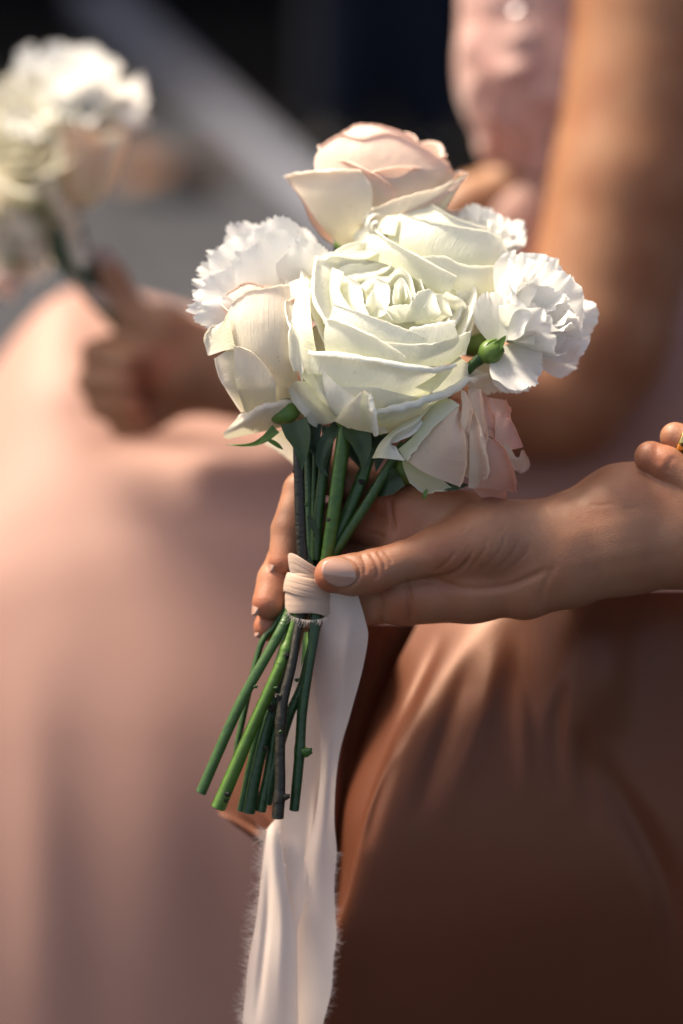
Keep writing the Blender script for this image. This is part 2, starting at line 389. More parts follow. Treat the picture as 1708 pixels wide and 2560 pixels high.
def plain(name, c, rough=.5, metal=0., coat=0., bump=0.):
    m, t, N, L = newmat(name)
    tc = N('ShaderNodeTexCoord'); nz = N('ShaderNodeTexNoise', i_Scale=120.); L(tc.outputs['Object'], nz.inputs['Vector'])
    rp = N('ShaderNodeValToRGB'); ramp(rp, [(.3, tuple(x * .93 for x in c)), (.7, tuple(min(1, x * 1.05) for x in c))]); L(nz.outputs[0], rp.inputs[0])
    pb = N('ShaderNodeBsdfPrincipled', i_Roughness=rough, i_Metallic=metal); L(rp.outputs[0], pb.inputs['Base Color'])
    pb.inputs['Coat Weight'].default_value = coat; pb.inputs['Coat Roughness'].default_value = .058
    o = N('ShaderNodeOutputMaterial'); L(pb.outputs[0], o.inputs[0]); return m
M = dict(
    white=petal_mat('white_petal', (.90, .885, .80), (.80, .80, .55), (.91, .90, .85), trans=.28, edge_amt=.35),
    white_in=petal_mat('white_inner_petal', (.91, .905, .85), (.84, .85, .66), (.92, .92, .88), trans=.34, edge_amt=.25),
    cream=petal_mat('cream_petal', (.86, .81, .69), (.80, .77, .56), (.84, .72, .60), trans=.28, edge_amt=.6),
    blush=petal_mat('blush_petal', (.86, .645, .565), (.83, .72, .56), (.88, .74, .68), trans=.28, edge_amt=.6, tcol=(1, .9, .84)),
    blush_cream=petal_mat('blush_cream_petal', (.86, .77, .67), (.80, .74, .54), (.88, .70, .61), trans=.28, edge_amt=.5),
    pink=petal_mat('pink_petal', (.80, .48, .40), (.77, .53, .43), (.83, .62, .54), trans=.42, edge_amt=.7, tcol=(1, .85, .78)),
    pinkpale=petal_mat('pale_pink_petal', (.78, .60, .50), (.76, .62, .48), (.74, .58, .48), trans=.35, edge_amt=.9),
    green_petal=petal_mat('green_white_petal', (.74, .75, .60), (.58, .64, .38), (.78, .76, .64), trans=.35, edge_amt=.3),
    peach=petal_mat('peach_petal', (.84, .56, .40), (.80, .62, .40), (.84, .62, .48), trans=.3),
    ruffle=petal_mat('ruffled_white_petal', (.92, .91, .88), (.84, .85, .74), (.93, .92, .90), trans=.38, edge_amt=.08, vein=.7),
    ruffle_warm=petal_mat('ruffled_cream_petal', (.80, .74, .64), (.60, .60, .36), (.82, .72, .64), trans=.35, edge_amt=.2),
    stem=leafy_mat('green_stem', (.012, .045, .013), (.034, .088, .018), rough=.34, stretch=(3, 26, 1), bump=.5),
    stem_light=leafy_mat('light_green_stem', (.035, .10, .013), (.075, .155, .022), rough=.36, stretch=(3, 26, 1), bump=.5),
    stem_dark=leafy_mat('brown_stem', (.016, .014, .009), (.042, .031, .017), rough=.42, stretch=(3, 30, 1), bump=.7),
    leaf=leafy_mat('green_leaf', (.022, .050, .020), (.055, .095, .038), rough=.45, scale=90, bump=.5, trans=.25),
    sepal=leafy_mat('light_sepal', (.08, .17, .025), (.16, .27, .06), rough=.4, scale=120, bump=.4, trans=.2),
    cut=plain('cut_stem_end', (.22, .22, .09), .8),
    skin=skin_mat('skin', (.335, .158, .094), sss=.16),
    skin2=skin_mat('tanned_skin', (.33, .158, .084), sss=.12),
    nail=plain('nude_nail_polish', (.42, .235, .175), .10, coat=.8),
    gold=plain('gold', (.83, .58, .22), .18, metal=1.),
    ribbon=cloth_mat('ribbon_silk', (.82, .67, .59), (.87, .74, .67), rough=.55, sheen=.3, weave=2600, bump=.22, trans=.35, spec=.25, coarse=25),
    wrap=cloth_mat('wrap_ribbon_shaded', (.54, .37, .285), (.64, .46, .37), rough=.6, sheen=.3, weave=2600, bump=.3, trans=.15, spec=.25, coarse=40),  # ribbon silk again, darkened: the thumb's shade is put into its colour
    satin=cloth_mat('terracotta_satin', (.090, .026, .0125), (.108, .034, .018), rough=.42, sheen=.05, weave=900, bump=.12, spec=.62, sheentint=(1, .58, .44)),
    pinkdress=cloth_mat('pink_crepe', (.365, .198, .158), (.41, .228, .186), rough=.6, sheen=.25, weave=1200, bump=.1, spec=.35),
    lace=cloth_mat('pink_lace', (.42, .215, .185), (.56, .35, .31), rough=.6, sheen=.3, weave=400, bump=.3, spec=.4, coarse=45),
    sequin=plain('silver_sequin', (.9, .88, .95), .08, metal=1.),
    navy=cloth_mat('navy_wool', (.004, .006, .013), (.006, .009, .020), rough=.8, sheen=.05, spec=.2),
    black=plain('black_leather', (.006, .006, .007), .4),
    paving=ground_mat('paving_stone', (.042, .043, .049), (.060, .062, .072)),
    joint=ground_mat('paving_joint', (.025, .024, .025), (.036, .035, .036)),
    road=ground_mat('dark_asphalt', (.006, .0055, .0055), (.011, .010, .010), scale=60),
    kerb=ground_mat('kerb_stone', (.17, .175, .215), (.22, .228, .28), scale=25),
    shade_wall=ground_mat('dark_shade_wall', (.004, .004, .004), (.007, .006, .006), scale=9),
    dry=leafy_mat('dry_leaf', (.15, .058, .022), (.22, .09, .035), rough=.7, scale=80),
)
# ------------------------------------------------------------------ setting
def gpt(px, py, h=0.):
    d = CMn[:3, :3] @ np.array([(px - 854) * PX / FOC, (1280 - py) * PX / FOC, -1.]); t = (h - CAM_H) / d[2]
    return CMn[:3, 3] + d * t
def box(name, c, size, mat, parent=None, rot=0., bev=.004):
    x, y, z = np.array(size) / 2; b = min(bev, min(x, y, z) * .6)
    V = []; F = []
    for zz, ins in ((-z, b), (-z + b, 0), (z - b, 0), (z, b)):
        for sx, sy in ((-1, -1), (1, -1), (1, 1), (-1, 1)): V.append((sx * (x - ins), sy * (y - ins), zz))
    for k in range(3):
        for j in range(4): F.append((k * 4 + j, k * 4 + (j + 1) % 4, k * 4 + 4 + (j + 1) % 4, k * 4 + 4 + j))
    F += [(3, 2, 1, 0), (12, 13, 14, 15)]
    V = np.array(V); ca, sa = math.cos(rot), math.sin(rot)
    V = np.stack([V[:, 0] * ca - V[:, 1] * sa, V[:, 0] * sa + V[:, 1] * ca, V[:, 2]], -1) + np.array(c)
    return mesh(name, V, F, mat, parent, smooth=False)
def build_setting():
    V = [(-150, -60, 0), (150, -60, 0), (150, 300, 0), (-150, 300, 0)]
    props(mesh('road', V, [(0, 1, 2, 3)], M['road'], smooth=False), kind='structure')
    # kerb strip running diagonally away to the left; paving on its near side
    a, b = gpt(715, 520)[:2], gpt(185, -20)[:2]
    d = (b - a) / np.linalg.norm(b - a); n = np.array([d[1], -d[0]]);  n = n if n @ np.array([0, -1.]) > 0 else -n
    s0, s1 = a - d * 5, a + d * 12
    for k in range(17):
        c = s0 + d * (k + .5)
        if c[1] > 7.5: continue
        o = box('kerb_strip', (c[0], c[1], .05), (.994, .085, .10), M['kerb'], None, math.atan2(d[1], d[0]), .012)
        props(o, kind='structure')
    off = .0425 + .004; far = 6.2  # paving ends early; dark asphalt past it stands in for shaded ground
    q = [s0 + n * off, s0 + d * far + n * off, s0 + d * far + n * (off + 14), s0 + n * (off + 14)]
    pv = props(mesh('pavement', [(*p, .08) for p in q], [(0, 1, 2, 3)][::1], M['joint'], smooth=False), kind='structure')
    # paving slabs near the strip
    k = 0
    for i in range(11):
        for j in range(9):
            c = s0 + d * (-.7 + .6 * i + (.3 if j % 2 else 0)) + n * (off + .2 + .4 * j + .003)
            if np.linalg.norm(c) < 1.5 or (c - s0) @ d > far - .3: continue
            o = box('paving_slab', (c[0], c[1], .081 + .004 * RNG.random()), (.592, .392, .03), M['paving'], pv, math.atan2(d[1], d[0]), .004)
    # barrier added beyond the road to throw shade on it
    box_w = box('shade_wall', (-3.0, 8.1, 3.1), (26, .4, 6.2), M['shade_wall']); props(box_w, 'dark barrier added far behind the bouquet to shade the road', 'shade_wall')
    # a dry leaf on the paving
    c = gpt(425, 470, .1); nu = 15; G = []
    for v in np.linspace(0, 1, 15):
        wd = .085 * math.sin(math.pi * min(1, v * .9 + .08)) ** .8 * (1 + .25 * math.sin(v * 20))
        G.append([(c[0] + (v - .5) * .22, c[1] + u * wd * 1.2, c[2] + .02 + .035 * u * u + .02 * math.sin(5 * v + 2 * u)) for u in np.linspace(-1, 1, nu)])
    o = mesh('dry_leaf', np.array(G).reshape(-1, 3), grid_faces(15, nu), M['dry']); props(o, 'curled brown dry leaf lying on grey paving beside the kerb', 'leaf')
def cfield(chains, h, k, ext=.03):
    """coarse body in camera axes"""
    pts = [(toC(p[:3]), p[3] * PX * (1 - p[2] / DPX)) for c in chains for p in c]
    lo = np.min([p - r for p, r in pts], 0) - ext; hi = np.max([p + r for p, r in pts], 0) + ext
    f = Field(lo, hi, h); F = f.new()
    for c in chains: f.chain(F, c, k)
    return f, F
def wC(p):                                  # world -> camera axes
    return (np.asarray(p, float) - CMn[:3, 3]) @ CMn[:3, :3]
def build_passerby():
    g = gpt(960, 405, .0); base = np.array([g[0], g[1], 0.])
    root = empty('person', base, 'person in dark navy trousers and jacket standing in shade behind the bouquet', 'person')
    def field(chs, h=.018, k=.05):
        pts = [p for c in chs for p in c]
        lo = np.min([np.array(p[:3]) - p[3] for p in pts], 0) - .06; hi = np.max([np.array(p[:3]) + p[3] for p in pts], 0) + .06
        f = Field(lo, hi, h); F = f.new()
        for c in chs:
            for a, b in zip(c, c[1:]): f.cone(F, np.array(a[:3]), np.array(b[:3]), a[3], b[3], k)
        return f.mesh(F)
    B = lambda x, y, z, r: (base[0] + x, base[1] + y, z, r)
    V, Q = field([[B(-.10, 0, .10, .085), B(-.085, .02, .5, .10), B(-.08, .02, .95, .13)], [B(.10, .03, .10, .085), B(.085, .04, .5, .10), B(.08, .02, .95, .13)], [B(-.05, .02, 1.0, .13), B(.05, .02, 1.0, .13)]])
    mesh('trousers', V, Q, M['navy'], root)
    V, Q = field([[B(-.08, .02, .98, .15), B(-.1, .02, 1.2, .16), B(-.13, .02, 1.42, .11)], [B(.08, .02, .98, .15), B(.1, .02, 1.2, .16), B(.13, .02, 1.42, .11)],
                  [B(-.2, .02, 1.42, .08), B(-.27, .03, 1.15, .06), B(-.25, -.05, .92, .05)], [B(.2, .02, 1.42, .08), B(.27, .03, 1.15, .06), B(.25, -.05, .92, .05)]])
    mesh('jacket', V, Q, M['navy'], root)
    for s in (-1, 1):
        V, Q = field([[B(s * .10, .05, .05, .05), B(s * .12, -.12, .042, .045), B(s * .125, -.19, .035, .035)]], .01, .02)
        mesh('shoe', V, Q, M['black'], root)

# ------------------------------------------------------------------ cloth sheets
def sheet(name, rows, mat, parent, nu=120, nv=150, folds=(), noise=0., seed=3):
    """rows of (px,py,z); folds: (polyline px, width, height px): soft ridges (+) and valleys (-)"""
    m = max(len(r) for r in rows)
    G = loft([cr(r, m) if len(r) != m else np.asarray(r, float) for r in rows], nu, nv)
    sh = G.shape; p = G[..., :2].reshape(-1, 2); d = np.zeros(len(p))
    for l, wd, h in folds:
        nk = int(max(24, np.linalg.norm(np.diff(np.asarray(l, float), axis=0), axis=1).sum() / (wd * .4))); q = cr(l, nk); T = np.linspace(0, 1, nk); am = np.sin(math.pi * np.clip(T, .01, .99)) ** .9; acc = np.zeros(len(p))
        for a_, b_ in zip(q, am): acc += (b_ * np.exp(-((p[:, 0] - a_[0]) ** 2 + (p[:, 1] - a_[1]) ** 2) / wd ** 2)) ** 4
        L_ = np.linalg.norm(np.diff(q, axis=0), axis=1).mean(); d += h * (acc * min(1., L_ * 2 / (wd * 1.77))) ** .25
    if noise:
        r = np.random.default_rng(seed)
        for k in range(6):
            a, b = r.uniform(-.012, .012), r.uniform(-.004, .004); d += noise / 2.5 * np.sin(a * p[:, 0] + b * p[:, 1] + r.random() * 6)
    G[..., 2] += d.reshape(sh[:2])
    return grid_mesh(name, toC(G), mat, parent)

# ------------------------------------------------------------------ nails
def nail(parent, c, right, up, wd, ln, bulge, mat=None, nx=15, ny=17):
    """c: camera-axes centre on the skin; right across the nail, up towards its free edge"""
    right = nrm(np.asarray(right, float)); up = np.asarray(up, float); up = nrm(up - right * (up @ right)); n = np.cross(right, up)
    G = np.zeros((ny, nx, 3))
    for j, v in enumerate(np.linspace(-1, 1, ny)):
        hw = max(.02, (1 - abs(v) ** (2.05 if v > 0 else 2.3))) ** .5
        for i, u in enumerate(np.linspace(-1, 1, nx)):
            G[j, i] = c + right * u * hw * wd + up * v * ln + n * (bulge * (1 - (u * hw) ** 2 * 1.0) - bulge * .45 * v * v)
    # rim skirt gives the plate its thickness
    R = G.copy(); rim = []
    V = G.reshape(-1, 3); F = [tuple(f) for f in grid_faces(ny, nx)]
    loop = [(0, i) for i in range(nx)] + [(j, nx - 1) for j in range(1, ny)] + [(ny - 1, i) for i in range(nx - 2, -1, -1)] + [(j, 0) for j in range(ny - 2, 0, -1)]
    base = len(V); V = np.concatenate([V, np.array([G[a] - n * .0022 - (G[a] - c) * .04 for a in loop])])
    for k in range(len(loop)):
        a, b = loop[k], loop[(k + 1) % len(loop)]
        F.append((a[0] * nx + a[1], base + k, base + (k + 1) % len(loop), b[0] * nx + b[1]))
    return mesh('fingernail', toW(V), F, mat or M['nail'], parent)

# ------------------------------------------------------------------ the woman holding the bouquet
def build_holder():
    root = empty('person', P(1650, 2700, -260), 'person in terracotta satin dress holding the bouquet, arm reaching in from the right', 'person')
    lo = toC((540, 1680, -190)); hi = toC((2350, 1010, 210)); lo = np.minimum(lo, toC((540, 1680, 210))); hi = np.maximum(hi, toC((2350, 1010, -190)))
    f = Field(lo, hi, .00075); k = 1.0 * PX
    Pm = f.new()
    arm = [  # forearm, two bones wide
        [(1330, 1390, -5, 90), (1410, 1348, -5, 102), (1560, 1285, -10, 118), (1720, 1262, -15, 124), (2300, 1180, -60, 150)],
        [(1330, 1435, -5, 92), (1410, 1408, -5, 106), (1560, 1358, -10, 122), (1720, 1335, -15, 128), (2300, 1260, -60, 155)]]
    for c in arm: f.chain(Pm, c, 40 * k)
    f.chain(Pm, [(1330, 1450, 0, 84), (1180, 1470, 2, 82), (1010, 1487, -5, 76)], 30 * k)
    f.chain(Pm, [(1330, 1420, -15, 84), (1170, 1430, -20, 76), (1000, 1425, -32, 72)], 30 * k)
    f.chain(Pm, [(1330, 1370, -20, 84), (1170, 1350, -35, 76), (1010, 1345, -50, 70)], 30 * k)
    f.chain(Pm, [(1330, 1340, -20, 80), (1170, 1310, -38, 74), (1030, 1272, -52, 70)], 30 * k)
    f.chain(Pm, [(1312, 1490, 14, 56)], 26 * k)
    # thumb with its ball
    f.chain(Pm, [(1320, 1352, 10, 92), (1215, 1352, 40, 88), (1115, 1378, 66, 66)], 34 * k)
    f.chain(Pm, [(1150, 1368, 55, 72), (1085, 1383, 70, 62), (1010, 1402, 80, 48.5), (935, 1427, 88, 53), (880, 1437, 93, 51), (832, 1437, 98, 45)], 9 * k)
    T = Pm.copy()
    fingers = [
        ([(1030, 1275, -52, 66), (900, 1215, -105, 54), (795, 1180, -118, 47), (752, 1225, -92, 43), (722, 1325, -58, 43.5), (709, 1404, -34, 39)], 14),
        ([(1010, 1345, -50, 66), (890, 1300, -118, 54), (790, 1310, -130, 50), (715, 1400, -80, 46), (690, 1450, -55, 46), (672, 1507, -28, 42)], 14),
        ([(1000, 1425, -34, 64), (890, 1410, -112, 54), (790, 1420, -130, 49), (712, 1505, -92, 44), (671, 1567, -62, 37)], 14),
        ([(1005, 1490, -8, 66), (920, 1508, -52, 54), (850, 1515, -95, 46), (775, 1535, -105, 40), (735, 1560, -90, 34)], 14)]
    for pts, kk in fingers:
        A = Pm.copy(); B = f.new(); f.chain(B, pts, 9 * k)
        T = smin(T, smin(A, B, kk * k), 2.0 * k)
    # the other hand, gripping the wrist
    H = f.new()
    f.chain(H, [(1627, 1143, 62, 41), (1665, 1160, 72, 44), (1730, 1212, 76, 47), (1850, 1310, 66, 52), (1990, 1400, 30, 70)], 9 * k)
    H2 = f.new(); f.chain(H2, [(1688, 1093, 30, 38), (1760, 1120, 48, 43), (1880, 1200, 60, 48), (2020, 1330, 30, 70)], 9 * k)
    H3 = f.new(); f.chain(H3, [(1990, 1380, 10, 90), (2120, 1440, -10, 95), (2330, 1520, -60, 110)], 20 * k)
    T = smin(T, smin(smin(H, H2, 2 * k), H3, 20 * k), 2 * k)
    V, Q = keep_main(*f.mesh(T, 3)); N = vnormals(V, Q)
    cre = [  # thumb joint wrinkles
        ([(902, 1383), (912, 1408), (912, 1440)], 5, 2.6), ([(921, 1380), (937, 1400), (945, 1430), (940, 1452)], 5, 3.4), ([(940, 1378), (958, 1400), (964, 1425)], 4.5, 2.8), ([(958, 1376), (974, 1394), (980, 1412)], 4, 1.8),
        ([(890, 1474), (925, 1470)], 4, 1.2),
        # fold where the thumb meets the palm, and the fan of lines beside it
        ([(1060, 1447), (1110, 1442), (1150, 1425), (1178, 1390)], 6, 4.0), ([(1085, 1430), (1120, 1405), (1140, 1375)], 5, 1.8), ([(1125, 1440), (1165, 1408), (1185, 1370)], 5, 1.6),
        ([(1170, 1425), (1205, 1385), (1222, 1345)], 5, 1.3), ([(1200, 1430), (1245, 1385), (1265, 1340)], 5, 1.2), ([(1230, 1432), (1280, 1385), (1300, 1345)], 5, 1.1), ([(1265, 1430), (1310, 1390), (1330, 1350)], 5, 1.0),
        # the ball of the thumb against the palm
        ([(1030, 1452), (1085, 1452), (1160, 1472), (1260, 1468), (1330, 1442), (1375, 1420)], 9, 4.6),
        # palm creases
        ([(1012, 1446), (1022, 1480), (1024, 1520), (1030, 1566)], 7, 6.0), ([(935, 1470), (950, 1500), (955, 1540), (962, 1566)], 7, 5.5), ([(975, 1245), (978, 1290), (990, 1330)], 6, 5), ([(900, 1330), (940, 1335), (965, 1345)], 5, 3.5),
        ([(1370, 1545), (1352, 1505), (1368, 1450), (1395, 1400)], 9, 2.0),
        # tendons and faint wrist lines
        ([(1390, 1352), (1500, 1318), (1660, 1290)], 18, -1.0), ([(1395, 1400), (1500, 1372), (1660, 1345)], 18, .7), ([(1110, 1345), (1200, 1300), (1290, 1285), (1400, 1275)], 20, -1.6), ([(1440, 1440), (1560, 1405), (1700, 1385)], 16, 1.0), ([(1470, 1262), (1500, 1264), (1540, 1258)], 5, .8), ([(1555, 1271), (1580, 1272), (1600, 1268)], 5, 1),
        ([(849 + 51 * math.cos(a), 1430 - 41 * math.sin(a)) for a in (-1.9, -1.4, -.9, -.45, 0, .45, .9, 1.4, 1.9)], 4, 3.2),
        # knuckle of the gripping finger
        ([(1645, 1105), (1640, 1130), (1650, 1165)], 8, 1.6), ([(1690, 1140), (1672, 1160), (1668, 1185)], 9, 1.6)]
    # nail folds
    th = np.linspace(0, 2 * math.pi, 24)
    V = carve(V, N, [(c[0], c[1], c[2] * 1.2) for c in cre])
    rr = np.random.default_rng(5)   # fine skin lines across the ball of the thumb
    fine = []
    for q in range(34):
        x, y = rr.uniform(1040, 1360), rr.uniform(1275, 1440); L = rr.uniform(18, 48); a = math.radians(rr.uniform(40, 72))
        fine.append(([(x, y), (x + L * .5 * math.cos(a) + rr.uniform(-3, 3), y - L * .5 * math.sin(a)), (x + L * math.cos(a), y - L * math.sin(a))], 2.8, rr.uniform(.3, .8)))
    V = carve(V, N, fine)
    red = (1.1, .80, .74)
    col = blobs(V, [(800, 1470, 45, red), (700, 1420, 45, red), (655, 1520, 45, red), (660, 1590, 40, red), (935, 1440, 40, (1.05, .88, .84)), (1110, 1430, 60, (1.06, .86, .82)), (1010, 1520, 60, (1.1, .82, .74)), (950, 1270, 90, (1.1, .82, .72)), (1650, 1150, 50, (1.08, .86, .8)), (1250, 1520, 120, (1.02, .9, .86))])
    mesh('body', toW(V), Q, M['skin'], root, col=col)
    # nails
    c = toC((849, 1430, 137)); nail(root, c, (.18, 1, -.18), (-1, .10, .10), 36 * PX, 45 * PX, 18 * PX)
    c = toC((682, 1400, -26)); nail(root, c, (-.36, -.1, -.93), (-.2, -1, .05), 24 * PX, 34 * PX, 9 * PX)
    c = toC((642, 1508, -19)); nail(root, c, (-.38, -.1, -.93), (-.25, -1, .05), 24 * PX, 33 * PX, 9 * PX)
    c = toC((647, 1570, -54)); nail(root, c, (-.38, -.1, -.93), (-.35, -1, .05), 20 * PX, 25 * PX, 6 * PX)
    # ring on the gripping hand: top-level, it is worn
    a, b = toC((1712, 1101, 37)), toC((1760, 1120, 48)); ax = nrm(b - a); e1 = nrm(np.cross(ax, (0, 0, 1))); e2 = np.cross(ax, e1); G = []
    for q in np.linspace(0, 2 * math.pi, 13)[:-1]:
        G.append([a + (e1 * math.cos(t) + e2 * math.sin(t)) * (41.5 * PX + 4.5 * PX * math.cos(q)) + ax * 9 * PX * math.sin(q) for t in np.linspace(0, 2 * math.pi, 49)[:-1]])
    G = np.array(G); F = np.concatenate([grid_faces(12, 48, True), np.array([(11 * 48 + i, 11 * 48 + (i + 1) % 48, (i + 1) % 48, i) for i in range(48)])])
    o = mesh('finger_ring', toW(G.reshape(-1, 3)), F, M['gold']); props(o, 'thin gold ring on a finger of the hand gripping the forearm', 'ring')
    # dress: front panel, lit side fold and the corner draped over the knee
    rows = [
        [(1085, 1480, -465), (1167, 1480, -381), (1250, 1480, -315), (1330, 1480, -250), (1430, 1480, -190), (1600, 1480, -210), (1800, 1480, -250), (2150, 1480, -350)],
        [(1036, 1575, -412), (1116, 1575, -328), (1196, 1575, -262), (1310, 1575, -215), (1430, 1575, -160), (1600, 1575, -180), (1800, 1575, -220), (2150, 1575, -320)],
        [(972, 1700, -355), (1043, 1700, -271), (1115, 1700, -205), (1280, 1700, -165), (1430, 1700, -140), (1600, 1700, -160), (1800, 1700, -200), (2150, 1700, -300)],
        [(920, 1830, -300), (981, 1830, -216), (1042, 1830, -150), (1250, 1830, -120), (1430, 1830, -120), (1600, 1830, -140), (1800, 1830, -180), (2150, 1830, -280)],
        [(856, 2030, -250), (905, 2030, -166), (954, 2030, -100), (1190, 2030, -85), (1430, 2030, -90), (1600, 2030, -110), (1800, 2030, -150), (2150, 2030, -250)],
        [(836, 2240, -265), (863, 2240, -181), (890, 2240, -115), (1130, 2240, -100), (1430, 2240, -105), (1600, 2240, -125), (1800, 2240, -165), (2150, 2240, -265)],
        [(798, 2450, -310), (808, 2450, -226), (818, 2450, -160), (1100, 2450, -150), (1430, 2450, -170), (1600, 2450, -190), (1800, 2450, -230), (2150, 2450, -330)],
        [(733, 2800, -420), (741, 2800, -336), (750, 2800, -270), (1060, 2800, -280), (1430, 2800, -310), (1600, 2800, -330), (1800, 2800, -370), (2150, 2800, -470)],
        [(630, 3600, -690), (645, 3600, -606), (660, 3600, -540), (1030, 3600, -570), (1430, 3600, -610), (1600, 3600, -630), (1800, 3600, -670), (2150, 3600, -770)]]
    folds = [([(1475, 1440), (1475, 1600), (1450, 1750), (1410, 1950)], 115, 72), ([(1310, 1480), (1320, 1700), (1330, 1950)], 60, -16), ([(1250, 1600), (1200, 1800), (1110, 2050)], 34, 18), ([(1180, 1640), (1110, 1850), (1040, 2050)], 26, -14),
             ([(1412, 1700), (1390, 1830), (1400, 2000)], 22, -16), ([(1455, 1820), (1465, 1930), (1490, 2060)], 24, -14), ([(1490, 1890), (1590, 2050), (1670, 2230), (1700, 2450)], 36, -30), ([(1300, 1700), (1310, 1850), (1320, 2000)], 24, 12),
             ([(1530, 1560), (1520, 1700), (1540, 1850)], 60, 12), ([(985, 1900), (945, 2010), (915, 2120)], 17, -16), ([(1110, 1580), (1040, 1740), (985, 1880)], 16, -10)]
    dr = sheet('dress', rows, M['satin'], root, 200, 260, folds, 5)
    rows = [[(700, 1560, -300), (830, 1560, -260), (905, 1560, -290), (985, 1560, -430), (1200, 1560, -520)],
            [(690, 1720, -330), (800, 1720, -270), (875, 1720, -280), (935, 1720, -400), (1150, 1720, -500)],
            [(615, 1880, -330), (760, 1880, -270), (850, 1880, -265), (895, 1880, -360), (1100, 1880, -450)],
            [(545, 2010, -320), (690, 2040, -260), (830, 2060, -235), (880, 2060, -310), (1080, 2060, -350)],
            [(575, 2055, -300), (690, 2125, -250), (820, 2150, -250), (870, 2150, -320), (1060, 2150, -355)],
            [(640, 2105, -360), (715, 2170, -320), (810, 2300, -290), (860, 2300, -330), (1040, 2300, -360)],
            [(690, 2160, -420), (740, 2260, -400), (800, 2600, -330), (850, 2600, -350), (1020, 2600, -380)]]
    sheet('dress_panel', rows, M['satin'], dr, 100, 110, [([(640, 2010), (690, 2070), (720, 2120)], 14, 10), ([(600, 2040), (660, 2090)], 9, -8)], 4, 8)
    # torso and upper arms in the same dress, outside the frame
    V, Q = (lambda fF: fF[0].mesh(fF[1]))(cfield([[(2500, 1900, -500, 520), (2600, 700, -500, 420), (2600, -300, -500, 480)], [(2400, 1250, -120, 170), (2500, 500, -250, 200), (2500, -400, -400, 230)]], .012, .05))
    mesh('bodice', toW(V), Q, M['satin'], root)

